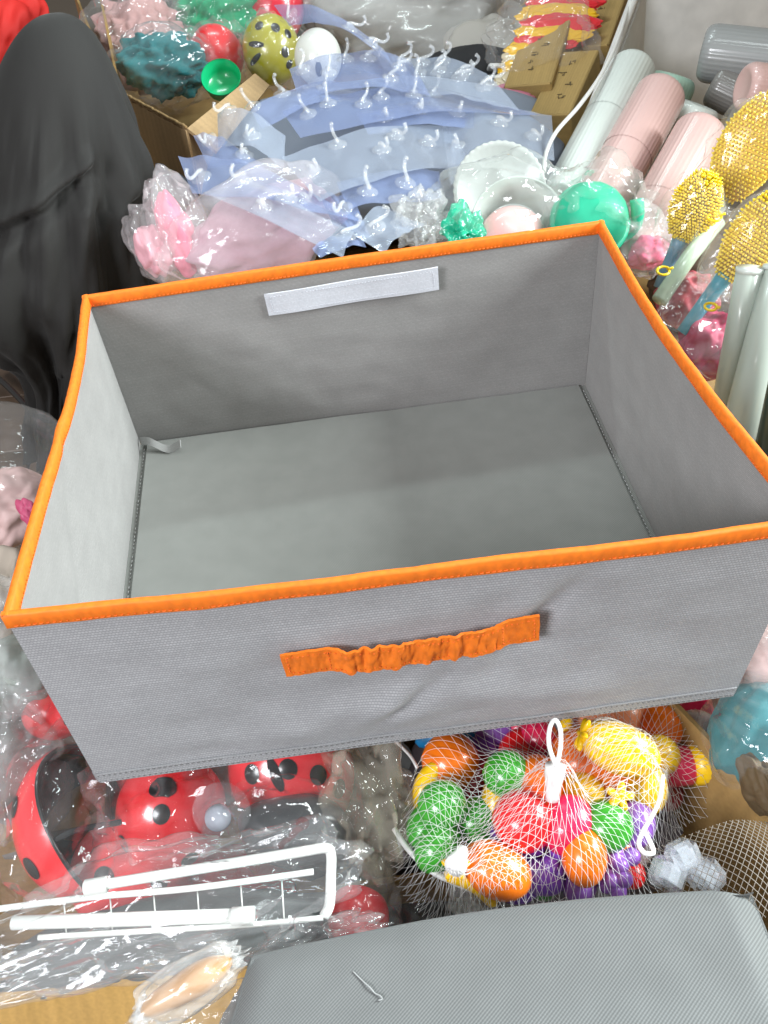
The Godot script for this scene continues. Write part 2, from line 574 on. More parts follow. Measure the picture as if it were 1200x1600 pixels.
func dashes(pts: Array, every: float, share: float, w: float, up: Vector3) -> ArrayMesh:
	var mb := MB.new()
	var left := 0.0
	for k in pts.size() - 1:
		var a: Vector3 = pts[k]
		var b: Vector3 = pts[k + 1]
		var l := a.distance_to(b)
		var d := (b - a) / l
		var at := left
		while at < l:
			var p := a + d * at
			var q := a + d * minf(at + every * share, l)
			var x := d.cross(up).normalized() * w * 0.5
			var m := (p + q) * 0.5 + up * w * 0.45
			mb.tube([p, m, q], w * 0.5, 4)
			at += every
		left = at - l
	return mb.mesh()

func build_bin():
	wavy.seed = 5; wavy.frequency = 0.9; wavy.fractal_octaves = 3
	rimc = [P(131, 462, RIM), P(941, 345, RIM), P(1279, 810, RIM), P(5, 961, RIM)]
	basec = [P(216, 692, 0.002), P(917, 599, 0.002), P(1147, 1086, 0.002), P(154, 1222, 0.002)]
	var t := thing("storage_bin", "open grey fabric storage bin with bright orange rim and orange pull handle", "storage bin", Transform3D())
	var th := 0.0030
	for k in 4:
		var lw: float = rimc[k].distance_to(rimc[(k + 1) % 4])
		var o := MB.new()
		o.grid(func(a: float, b: float) -> Vector3: return wall_point(k, a, b, 0.0), 72, 30, lw, RIM)
		var ow := put(o.mesh(), "outer_panel", M.bin_cloth, t)
		var i := MB.new()
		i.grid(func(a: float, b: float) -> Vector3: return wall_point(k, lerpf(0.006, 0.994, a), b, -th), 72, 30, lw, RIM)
		put(i.mesh(), "inner_panel", M.shaded_lining, ow)
		# hem along the lower edge, with a double row of stitches
		var hm := MB.new()
		hm.slab(func(a: float, b: float) -> Vector3: return wall_point(k, lerpf(0.003, 0.997, a), lerpf(0.004, 0.062, b), 0.0009), 72, 3, 0.0012, lw, 0.012)
		var hem := put(hm.mesh(), "lower_hem", M.bin_cloth, ow)
		for row in 2:
			var hl0 := []
			for s in 121: hl0.append(wall_point(k, lerpf(0.005, 0.995, s / 120.0), 0.016 + 0.036 * row, 0.0017))
			put(dashes(hl0, 0.0046, 0.6, 0.0008, wall_normal(k)), "stitching", M.dark_thread, hem).set_meta("kind", "stuff")
		# binding folded over the top edge
		var r := MB.new()
		var drop := 0.0125 / RIM
		var wob := noise(50 + k, 6.0, 2)
		r.grid(func(a: float, b: float) -> Vector3:
			var s := [Vector2(0.0012, -1.0), Vector2(0.0017, -0.94), Vector2(0.0015, -0.5), Vector2(0.0014, -0.06), Vector2(0.0002, 0.045), Vector2(-th - 0.0002, 0.045), Vector2(-th - 0.0014, -0.06), Vector2(-th - 0.0015, -0.5), Vector2(-th - 0.0016, -0.94), Vector2(-th - 0.0010, -1.0)]
			var q: Vector2 = s[int(round(b * 9.0))]
			var y := q.y * drop * (1.0 + 0.02 * wob.get_noise_1d(a * 3.0))
			return wall_point(k, lerpf(-0.003, 1.003, a), 1.0 + y, q.x + 0.0003 * wob.get_noise_2d(a * 5.0, b)), 90, 9, lw, 0.034)
		var rb := put(r.mesh(), "rim_binding", M.orange, t)
		var line := []
		for s in 121: line.append(wall_point(k, lerpf(0.005, 0.995, s / 120.0), 1.0 - drop * 0.80, 0.0018 if k == 2 else -th - 0.0018))
		var st := put(dashes(line, 0.0042, 0.62, 0.0008, wall_normal(k) * (1.0 if k == 2 else -1.0)), "stitching", M.orange_thread, rb)
		st.set_meta("kind", "stuff")
	# floor: outer base, stiff insert with its folded edge near the front
	var fl := func(a: float, b: float, y: float) -> Vector3:
		var p: Vector3 = basec[0].lerp(basec[1], a).lerp(basec[3].lerp(basec[2], a), b)
		p.y = y + 0.0012 * wavy.get_noise_2d(p.x * 6.0, p.z * 6.0)
		return p
	var bw: float = basec[0].distance_to(basec[1])
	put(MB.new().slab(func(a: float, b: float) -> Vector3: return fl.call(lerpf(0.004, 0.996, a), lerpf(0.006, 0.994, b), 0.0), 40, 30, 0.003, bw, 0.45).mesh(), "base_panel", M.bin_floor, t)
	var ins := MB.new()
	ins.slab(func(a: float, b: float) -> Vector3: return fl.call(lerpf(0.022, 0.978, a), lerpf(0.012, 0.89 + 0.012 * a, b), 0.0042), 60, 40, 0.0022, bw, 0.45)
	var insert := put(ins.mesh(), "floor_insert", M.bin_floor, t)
	for side in 2:
		var line2 := []
		for s in 81: line2.append(fl.call(0.015 if side == 0 else 0.985, lerpf(0.03, 0.985, s / 80.0), 0.0022))
		var st2 := put(dashes(line2, 0.0062, 0.55, 0.0013, Vector3.UP), "stitching", M.grey_thread, insert)
		st2.set_meta("kind", "stuff")
	# little folded tab in the far corner
	var tab_b = basec[0] + Vector3(0.006, 0.006, 0.006)
	var tab := [P(220, 691, 0.009), P(240, 700, 0.010), P(262, 701, 0.011), P(284, 696, 0.012)]
	tab[0] = tab_b
	put(MB.new().slab(func(a: float, b: float) -> Vector3:
		var p: Vector3 = tab[0].lerp(tab[3], a) + Vector3(0, 0.004 * sin(a * 7.0) + 0.006 * (1.0 - b), 0.007 * b + 0.005 * sin(PI * a))
		return p, 16, 5, 0.0012, 0.04, 0.01).mesh(), "corner_tab", M.tab_cloth, t)
	# pale fastener strip sewn to the lining of the far wall
	var n0 := wall_normal(0)
	var at0 := wall_point(0, 0.5, 0.7, -th)
	var c0 := [Pn(412, 457, at0, n0), Pn(683, 414, at0, n0), Pn(685, 449, at0, n0), Pn(420, 490, at0, n0)]
	var strip := put(MB.new().slab(func(a: float, b: float) -> Vector3: return c0[0].lerp(c0[1], a).lerp(c0[3].lerp(c0[2], a), b) - n0 * (0.0035 + 0.0008 * sin(a * 9.0)), 40, 6, 0.0016, 0.19, 0.024).mesh(), "fastener_strip", M.hook_tape, t)
	var loop := []
	for q in [[0.03, 0.14], [0.97, 0.14], [0.975, 0.86], [0.035, 0.86], [0.03, 0.14]]:
		loop.append(c0[0].lerp(c0[1], q[0]).lerp(c0[3].lerp(c0[2], q[0]), q[1]) - n0 * 0.0048)
	put(dashes(loop, 0.0035, 0.6, 0.0006, -n0), "stitching", M.hook_tape, strip).set_meta("kind", "stuff")
	# handle: a flat orange strap, sewn at both ends, scrunched between
	var n2 := wall_normal(2)
	var at2 := wall_point(2, 0.5, 0.6, 0.0)
	var hc := [Pn(437, 1017, at2, n2), Pn(841, 955, at2, n2), Pn(840, 992, at2, n2), Pn(447, 1049, at2, n2)]
	var rough := noise(91, 1.0, 3)
	var strap := func(a: float, b: float) -> Vector3:
		var p: Vector3 = hc[0].lerp(hc[1], a).lerp(hc[3].lerp(hc[2], a), b)
		var free := smoothstep(0.17, 0.27, a) * (1.0 - smoothstep(0.80, 0.88, a))
		var ruff := sin(a * 58.0 + 3.0 * rough.get_noise_1d(a * 9.0) + b * 1.1) * (0.6 + 0.8 * rough.get_noise_1d(a * 7.0 + 3.0))
		var ruff2 := rough.get_noise_2d(a * 26.0, b * 1.5)
		p += n2 * (0.0040 + free * (0.0050 + 0.0021 * ruff + 0.0021 * ruff2) + (1.0 - free) * 0.0010 * ruff2)
		p += Vector3.UP * free * (0.0016 * rough.get_noise_1d(a * 10.0 + 30.0) - 0.0022 * sin(PI * a))
		return p
	var h := put(MB.new().slab(strap, 150, 10, 0.0022, 0.22, 0.022).mesh(), "pull_handle", M.orange, t)
	var hl := []
	for q in 101: hl.append(strap.call(lerpf(0.02, 0.98, q / 100.0), 0.14) + n2 * 0.0012)
	for q in 101: hl.append(strap.call(lerpf(0.98, 0.02, q / 100.0), 0.86) + n2 * 0.0012)
	hl.append(strap.call(0.02, 0.14) + n2 * 0.0012)
	put(dashes(hl, 0.0040, 0.6, 0.0008, n2), "stitching", M.orange_thread, h).set_meta("kind", "stuff")
	for a in [0.18, 0.855]:
		var cl := []
		for q in 9: cl.append(strap.call(a, lerpf(0.14, 0.86, q / 8.0)) + n2 * 0.0012)
		put(dashes(cl, 0.0035, 0.6, 0.0008, n2), "stitching", M.orange_thread, h).set_meta("kind", "stuff")

func build_second_bin():
	# a second bin, upside down, its flat bottom towards the viewer
	var t := thing("storage_bin", "grey fabric storage bin turned upside down, loose thread on its flat bottom", "storage bin", Transform3D())
	var y := -0.02
	var a := P(393, 1492, y)
	var b := P(1182, 1386, y)
	var x := (b - a).normalized()
	var z := Vector3.UP.cross(x) * -1.0
	if z.z < 0: z = -z
	var w := a.distance_to(b)
	var d := 0.36
	var rough := noise(17, 5.0, 3)
	var drop := 0.014
	var top := func(u: float, v: float) -> Vector3:
		var p := a + x * w * u + z * d * v - z * 0.010 * sin(PI * u) * (1.0 - v) - x * 0.12 * v * (1.0 - u)
		# rounded edges
		var e := minf(minf(u, 1.0 - u) * w, minf(v, 1.0 - v) * d)
		p.y += -drop * pow(1.0 - clampf(e / 0.022, 0.0, 1.0), 2.0) * 0.55 + 0.0022 * rough.get_noise_2d(p.x, p.z) - 0.012 * smoothstep(0.93, 1.0, u)
		return p
	var o := put(MB.new().slab(top, 90, 50, 0.003, w, d).mesh(), "base_panel", M.shaded_lid_cloth, t)
	for k in 4:
		var p0: Vector3 = [a, a + x * w, a + x * w + z * d, a + z * d - x * 0.12][k]
		var p1: Vector3 = [a + x * w, a + x * w + z * d, a + z * d - x * 0.12, a][k]
		var n: Vector3 = [-z, x, z, -x][k]
		put(MB.new().grid(func(u: float, v: float) -> Vector3:
			var q := p0.lerp(p1, u)
			if k == 0: q -= z * 0.010 * sin(PI * u)
			q.y = lerpf(y - 0.008 - (0.012 if k == 1 else 0.0), y - 0.19, v)
			return q + n * ((0.075 if k == 3 else 0.016) * v + 0.0025 * rough.get_noise_2d(u * 2.0, v * 2.0) - 0.001), 40, 16, w if k % 2 == 0 else d, 0.18).mesh(), "side_panel", M.shaded_lid_cloth, t)
	# piped seam round the edge
	var seam := []
	for q in [[0, 0], [1, 0], [1, 1], [0, 1], [0, 0]]:
		for s in 12:
			if seam.size() >= 48: break
			var nxt: Array = [[1, 0], [1, 1], [0, 1], [0, 0]][seam.size() / 12]
			var f := s / 12.0
			var uu := lerpf(q[0], nxt[0], f)
			var vv := lerpf(q[1], nxt[1], f)
			seam.append(top.call(uu, vv) + Vector3(0, 0.0002, 0))
	seam.append(seam[0])
	put(MB.new().tube(seam, 0.0022, 6, null, false).mesh(), "edge_piping", M.shaded_lid_cloth, t)
	# loose thread
	var th := []
	for q in [[552, 1518], [566, 1532], [578, 1543], [586, 1552], [594, 1556], [597, 1561], [591, 1563]]:
		th.append(P(q[0], q[1], y + 0.0023 + 0.001 * rng.randf()))
	single(MB.new().tube(smooth_path(th, 5), 0.0005, 5).mesh(), "loose_thread", M.faint_thread, Transform3D(), "pale loose thread curled on the overturned grey bin", "thread")

# ---------------------------------------------------------------- helmets, wire rack and film in the near left carton
func helmet(label: String, at: Vector3, b: Basis, r: float, shell_mat: Material, spots: Array, slots: Array, group := "", spot_mat: Material = null) -> Node3D:
	var t := thing("toy_helmet", label, "helmet", Transform3D(b, at), group)
	if spot_mat == null: spot_mat = M.black_plastic
	var f := func(a: float, c: float, k: float) -> Vector3:
		var th := TAU * a
		var ph := deg_to_rad(lerpf(0.5, 98.0 + 7.0 * sin(th * 2.0 + 0.6), c))
		return Vector3(sin(ph) * cos(th), cos(ph) * 0.92, sin(ph) * sin(th) * 1.14) * r * k
	put(MB.new().slab(func(a: float, c: float) -> Vector3: return f.call(a, c, 1.0), 48, 20, 0.0016).mesh(), "shell", shell_mat, t)
	put(MB.new().grid(func(a: float, c: float) -> Vector3: return f.call(a, c * 0.97, 0.90 + 0.03 * sin(a * TAU * 4.0)), 48, 16).mesh(), "foam_liner", M.black_foam, t)
	var ring := []
	for k in 49: ring.append(f.call(k / 48.0, 1.0, 0.985))
	put(MB.new().tube(ring, r * 0.035, 7, null, false).mesh(), "edge_trim", M.black_plastic, t)
	for s in spots:                       # [polar angle, azimuth, angular radius]
		var q := Basis(Vector3.UP, deg_to_rad(-s[1])) * Basis(Vector3(0, 0, 1), deg_to_rad(-s[0]))
		put(MB.new().grid(func(a: float, c: float) -> Vector3:
			var d := q * Vector3(sin(deg_to_rad(s[2]) * c) * cos(TAU * a), cos(deg_to_rad(s[2]) * c), sin(deg_to_rad(s[2]) * c) * sin(TAU * a))
			return Vector3(d.x, d.y * 0.92, d.z * 1.14) * r * (1.042 - 0.016 * c * c), 16, 4).mesh(), "spot", spot_mat, t)
	for s in slots:                       # [polar from, polar to, azimuth, half width]
		put(MB.new().grid(func(a: float, c: float) -> Vector3:
			var ph := deg_to_rad(lerpf(s[0], s[1], a))
			var w := deg_to_rad(s[3]) * pow(sin(PI * clampf(a, 0.04, 0.96)), 0.35) * (c * 2.0 - 1.0) / maxf(sin(ph), 0.2)
			var th := deg_to_rad(s[2]) + w
			return Vector3(sin(ph) * cos(th), cos(ph) * 0.92, sin(ph) * sin(th) * 1.14) * r * (1.030 + 0.006 * sin(PI * c)), 12, 6).mesh(), "vent_slot", M.black_foam, t)
	# chin strap
	var st := smooth_path([f.call(0.02, 0.98, 0.93), Vector3(r * 0.75, -r * 0.5, r * 0.1), Vector3(r * 0.1, -r * 0.95, r * 0.25), Vector3(-r * 0.7, -r * 0.5, r * 0.2), f.call(0.48, 0.98, 0.93)], 6)
	put(MB.new().tube(st, r * 0.045, 5).mesh(), "chin_strap", M.black_foam, t)
	return t

func bag(label: String, px: float, py: float, y: float, rx: float, ry: float, thick: float, sd: int, tilt := 42.0, roll := 0.0, mat: Material = null, amp := 0.10, freq := 2.2, pull := 0.0, group := "") -> MeshInstance3D:
	var p := P(px, py, y)
	var k := per_px(p)
	if thick < 0.0: thick = rx * k * 0.92
	return single(film_shape(Vector3(rx * k, thick, ry * k), sd, amp, freq, pull), "plastic_bag", mat if mat else M.clear, Transform3D(tilted(p, tilt, roll), p), label, "plastic bag", group)

func rod(parent: Node, called: String, pts: Array, r: float, mat: Material, sides := 10) -> MeshInstance3D:
	return put(MB.new().tube(smooth_path(pts, 5) if pts.size() > 2 else pts, r, sides).mesh(), called, mat, parent)

func build_front_left():
	# carton that holds the helmets: golden near wall, lit on top
	var c := thing("open_carton", "open brown corrugated carton full of bagged red helmets, its near flap torn at the corner", "carton", Transform3D())
	var y := -0.13
	var f0 := P(-60, 1548, y)
	var f1 := P(385, 1496, y)
	var tear := noise(41, 30.0, 3)
	put(MB.new().slab(func(a: float, b: float) -> Vector3:
		var p := f0.lerp(f1, a) + Vector3(0, 0, 0.012) * b
		p.y = y + 0.006 * tear.get_noise_1d(a * 0.9) * (1.0 - b) - 0.008 * b * b - 0.11 * b
		p.z += 0.055 * b
		return p, 50, 16, 0.005, 0.3, 0.16).mesh(), "near_flap", M.gold_card, c)
	# corrugated core showing at the torn edge
	var core := []
	for k in 81:
		var a := k / 80.0
		core.append(f0.lerp(f1, a) + Vector3(0, 0.0015 + 0.002 * tear.get_noise_1d(a * 3.0), 0.0))
	put(MB.new().tube(core, 0.0026, 5).mesh(), "torn_edge", M.card_edge, c)
	put(MB.new().box(Transform3D(Basis(Vector3.UP, 0.08), Vector3(f0.lerp(f1, 0.5).x, -0.34, f0.z + 0.004)), Vector3(0.36, 0.24, 0.006)).mesh(false), "near_wall", M.card, c)
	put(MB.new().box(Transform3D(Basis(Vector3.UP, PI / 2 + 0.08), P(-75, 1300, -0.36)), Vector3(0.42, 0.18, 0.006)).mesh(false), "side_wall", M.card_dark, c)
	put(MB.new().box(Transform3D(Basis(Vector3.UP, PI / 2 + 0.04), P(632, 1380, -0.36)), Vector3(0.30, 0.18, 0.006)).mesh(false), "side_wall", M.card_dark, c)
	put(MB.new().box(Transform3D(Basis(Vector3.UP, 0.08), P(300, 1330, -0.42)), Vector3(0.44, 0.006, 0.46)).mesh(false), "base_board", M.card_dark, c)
	var dark = M.black_foam
	# helmets
	var p := P(128, 1282, -0.15)
	var k := per_px(p)
	# crown to the left and down, hollow side to the right and up
	var toc := (CAM - p).normalized()
	var y1 := (CB.x * -0.80 - toc * 0.42 - toc.cross(CB.x).normalized() * 0.30).normalized()
	var z1 := toc.cross(y1).normalized()
	var bl := Basis(y1.cross(z1), y1, z1)
	helmet("red toy helmet on its side with hollow black inside showing, under the bin's near corner", p, bl, 104 * k, M.red, [[70, 20, 9], [64, 330, 8], [80, 60, 8]], [], "red spotted toy helmets under the bin")
	p = P(454, 1196, -0.12); k = per_px(p)
	helmet("red toy helmet with black spots, dome up, cut off by the bin's lower edge", p + Vector3(0, -0.01, 0), tilted(p, 58, 12), 97 * k, M.red, [[24, 292, 8.0], [34, 345, 8.0], [36, 225, 8], [20, 130, 7], [50, 15, 8], [52, 165, 8], [50, 70, 7], [55, 305, 8]], [[8, 34, 262, 5], [30, 54, 105, 5]], "red spotted toy helmets under the bin")
	p = P(268, 1268, -0.145); k = per_px(p)
	helmet("red toy helmet in cloudy film with one long black slot and a black spot", p, tilted(p, 52, -14), 84 * k, M.red, [[17, 265, 9], [45, 40, 9], [50, 150, 9]], [[32, 50, 262, 14]], "red spotted toy helmets under the bin")
	p = P(205, 1375, -0.20); k = per_px(p)
	helmet("red toy helmet low down behind the white rack tubes", p, tilted(p, 50, 30), 88 * k, M.red, [[25, 280, 10], [45, 10, 9]], [], "red spotted toy helmets under the bin")
	p = P(372, 1402, -0.25); k = per_px(p)
	helmet("red toy helmet seen through the wire rack's clear wrap", p, tilted(p, 50, 80), 80 * k, M.red, [[35, 250, 9]], [], "red spotted toy helmets under the bin")
	p = P(560, 1432, -0.14); k = per_px(p)
	helmet("small red helmet without spots, between the white rack and the overturned bin", p, tilted(p, 60, 5), 47 * k, M.red, [], [])
	p = P(86, 1112, -0.11); k = per_px(p)
	helmet("dark trimmed red helmet peeping out beside the bin's slanted side", p, tilted(p, 70, 95), 44 * k, M.red, [[40, 90, 12]], [])
	p = P(250, 1196, -0.17); k = per_px(p)
	helmet("red helmet with two black spots tucked right below the bin's bottom seam", p, tilted(p, 45, 45), 66 * k, M.red, [[30, 300, 11], [48, 250, 11]], [])
	# grey knee pad with a keyhole
	p = P(464, 1296, -0.115); k = per_px(p)
	var pad := thing("knee_pad", "dark grey moulded pad with a keyhole slot, next to the spotted helmet", "knee pad", Transform3D(tilted(p, 42, -8), p))
	put(MB.new().ball(Transform3D(Basis.from_scale(Vector3(92 * k, 0.028, 54 * k))), 36, 16, func(q: Vector3) -> float: return 1.0 + 0.05 * sin(atan2(q.z, q.x) * 4.0)).mesh(), "pad_shell", plastic(lin(0.075, 0.08, 0.085), 0.45), pad)
	put(MB.new().tube([Vector3(-0.012, 0.024, 0.010), Vector3(0.006, 0.026, -0.010)], 0.004, 8).mesh(), "keyhole_slot", plain_mat(lin(0.10, 0.01, 0.012), 0.6), pad)
	put(MB.new().ball(Transform3D(Basis.from_scale(Vector3(0.0062, 0.0035, 0.0062)), Vector3(0.007, 0.0255, -0.012)), 14, 8).mesh(), "keyhole_end", plain_mat(lin(0.09, 0.01, 0.012), 0.6), pad)
	p = P(520, 1245, -0.19); k = per_px(p)
	single(MB.new().ball(Transform3D(Basis.from_scale(Vector3(0.10, 0.05, 0.07))), 24, 14, func(q: Vector3) -> float: return 1.0 + 0.07 * sin(q.x * 6.0 + q.z * 5.0)).mesh(), "dark_pouch", plain_mat(lin(0.03, 0.025, 0.025), 0.6), Transform3D(tilted(p, 30, 20), p), "black padded pouch deep beside the grey knee pad", "pouch")
	# clear suction knob
	p = P(346, 1268, -0.085); k = per_px(p)
	var knob := thing("suction_cup", "clear round suction cup with a screw nub lying on the red helmets", "suction cup", Transform3D(tilted(p, 46, 10), p))
	put(MB.new().lathe(Transform3D(), [Vector2(0.034 * 0.78, 0.0), Vector2(0.030 * 0.78, 0.006), Vector2(0.020 * 0.78, 0.012), Vector2(0.010, 0.016), Vector2(0.0, 0.017)], 32).mesh(), "cup", M.hook_clear, knob)
	put(MB.new().lathe(Transform3D(Basis(), Vector3(0, 0.012, 0)), [Vector2(0.011, 0.0), Vector2(0.012, 0.006), Vector2(0.010, 0.012), Vector2(0.0, 0.014)], 20).mesh(), "nub", plastic(lin(0.40, 0.42, 0.48), 0.12), knob)
	# white wire rack in its wrap
	var yr := -0.045
	var rack := thing("wire_rack", "white coated wire rack folded flat inside clear wrap at the carton's near edge", "wire rack", Transform3D())
	var q := func(x: float, yy: float, h := 0.0) -> Vector3: return P(x, yy, yr + h)
	rod(rack, "tube", [q.call(138, 1386, 0.010), q.call(260, 1366, 0.010), q.call(380, 1346, 0.010), q.call(470, 1331, 0.010), q.call(508, 1325, 0.008), q.call(517, 1334, 0.004), q.call(517, 1368, -0.002), q.call(515, 1412, -0.006), q.call(506, 1432, -0.01)], 0.0042, M.white_enamel)
	put(MB.new().tube([q.call(131, 1388, 0.010), q.call(134, 1387.5, 0.010), q.call(166, 1382, 0.010), q.call(167, 1381.9, 0.010)], 0.0066, 14, func(s: float) -> float: return 0.72 if s < 0.1 else 1.0).mesh(), "end_cap", M.white_enamel, rack)
	rod(rack, "tube", [q.call(20, 1442), q.call(398, 1430)], 0.0054, M.white_enamel, 12)
	put(MB.new().tube([q.call(363, 1432), q.call(396, 1430.5), q.call(397, 1430.4)], 0.0071, 14, func(s: float) -> float: return 1.0 if s < 0.7 else 0.85).mesh(), "end_cap", M.white_enamel, rack)
	rod(rack, "wire", [q.call(-30, 1424, 0.004), q.call(140, 1402, 0.004), q.call(300, 1388, 0.004), q.call(490, 1362, 0.004)], 0.0026, M.white_enamel)
	rod(rack, "wire", [q.call(60, 1465, -0.004), q.call(240, 1454, -0.004), q.call(400, 1444, -0.004), q.call(505, 1434, -0.008)], 0.0022, M.white_enamel)
	for x in [100, 172, 240, 308, 376, 440]:
		rod(rack, "wire", [q.call(x, 1410 - (x - 100) * 0.12, 0.0), q.call(x + 4, 1462 - (x - 100) * 0.07, -0.006)], 0.0006, M.white_enamel, 6)
	blob("dark_pouch", "dark grey pouch under the white rack wires", "pouch", 250, 1470, -0.14, 300, 60, 0.04, 317, plain_mat(lin(0.10, 0.11, 0.11), 0.6), 20, 6)
	blob("dark_pouch", "grey plastic pouch left of the helmet on its side", "pouch", 10, 1210, -0.17, 80, 120, 0.05, 318, plain_mat(lin(0.16, 0.15, 0.135), 0.6), 42, 10)
	bag("hazy clear bag beside the helmet on its side", 16, 1190, -0.13, 80, 120, 0.06, 319, 42, 10, M.milky, 0.13, 2.6)
	# wraps
	p = P(268, 1418, yr + 0.006); k = per_px(p)
	single(film_shape(Vector3(300 * k, 0.034, 100 * k), 303, 0.12, 3.0, 0.0, 120, 70), "plastic_bag", M.clear, Transform3D(tilted(p, 24, 8), p), "crinkled clear wrap round the white wire rack", "plastic bag")
	bag("clear bag drawn tight over the helmet lying on its side", 100, 1270, -0.14, 118, 142, 0.10, 301, 42, 10, null, 0.10, 2.6)
	bag("crumpled clear bag peaked up over the cloudy red helmet", 268, 1264, -0.135, 128, 104, 0.072, 311, 44, -18, null, 0.16, 2.6)
	bag("clear bag stretched over the spotted red dome", 452, 1192, -0.13, 128, 112, 0.085, 305, 50, 5, M.clear_fine, 0.06, 1.9)
	bag("loose clear bag over the grey knee pad", 446, 1292, -0.105, 124, 74, 0.05, 306, 44, -6, M.clear_fine, 0.12, 2.8)
	bag("golden tinted crumpled clear bag left of the net bag of toy fruit", 580, 1258, -0.10, 62, 104, 0.055, 327, 45, 8, film(Color(0.97, 0.93, 0.85), 0.14, 0.07, 0.8), 0.20, 2.6)
	bag("clear bag knotted round the small plain red helmet", 563, 1428, -0.13, 62, 66, 0.045, 308, 52, 0, null, 0.10, 2.6)
	bag("crinkled clear film drooping over the carton's torn edge", 150, 1500, -0.065, 230, 40, 0.022, 309, 24, 7, null, 0.16, 3.4)
	bag("rumpled clear film between the small red helmet and the overturned bin", 500, 1468, -0.055, 88, 34, 0.028, 310, 30, 8, null, 0.2, 3.2)
	bag("dark clear bag with fanned creases in the gap beside the net bag", 690, 1432, -0.17, 92, 66, 0.04, 312, 40, -30, M.clear_fine, 0.1, 2.0, -0.4)
	# tan wrapped item
	p = P(292, 1540, -0.03); k = per_px(p)
	var bt := tilted(p, 35, 24)
	single(MB.new().ball(Transform3D(Basis.from_scale(Vector3(80 * k, 0.015, 24 * k))), 40, 16, func(s: Vector3) -> float: return 1.0 + 0.05 * sin(s.x * 5.0)).mesh(), "wooden_brush", plastic(lin(0.56, 0.27, 0.06), 0.3), Transform3D(bt, p + bt.x * 4 * k), "honey coloured wooden brush head in a clear sleeve at the carton's flap", "brush")
	single(film_shape(Vector3(112 * k, 0.024, 40 * k), 314, 0.10, 2.4, -0.5), "plastic_bag", M.milky, Transform3D(bt, p), "clear sleeve with gathered ends round the honey coloured brush", "plastic bag")
	bag("flat clear bag wedged between the brush sleeve and the overturned bin", 300, 1592, -0.06, 110, 40, 0.02, 315, 30, 14, M.clear, 0.12, 2.5)
	single(film_shape(Vector3(0.13, 0.05, 0.07), 316, 0.1, 2.0), "dark_gap_mass", plain_mat(lin(0.03, 0.03, 0.032), 0.5), Transform3D(Basis(), P(650, 1450, -0.26)), "black mass at the bottom of the dark gap beside the net bag", "plastic bag")  # black mass that keeps this gap dark

# ---------------------------------------------------------------- toy fruit in net bags
var toy_at := []      # [centre, radius] of everything the nets lie on

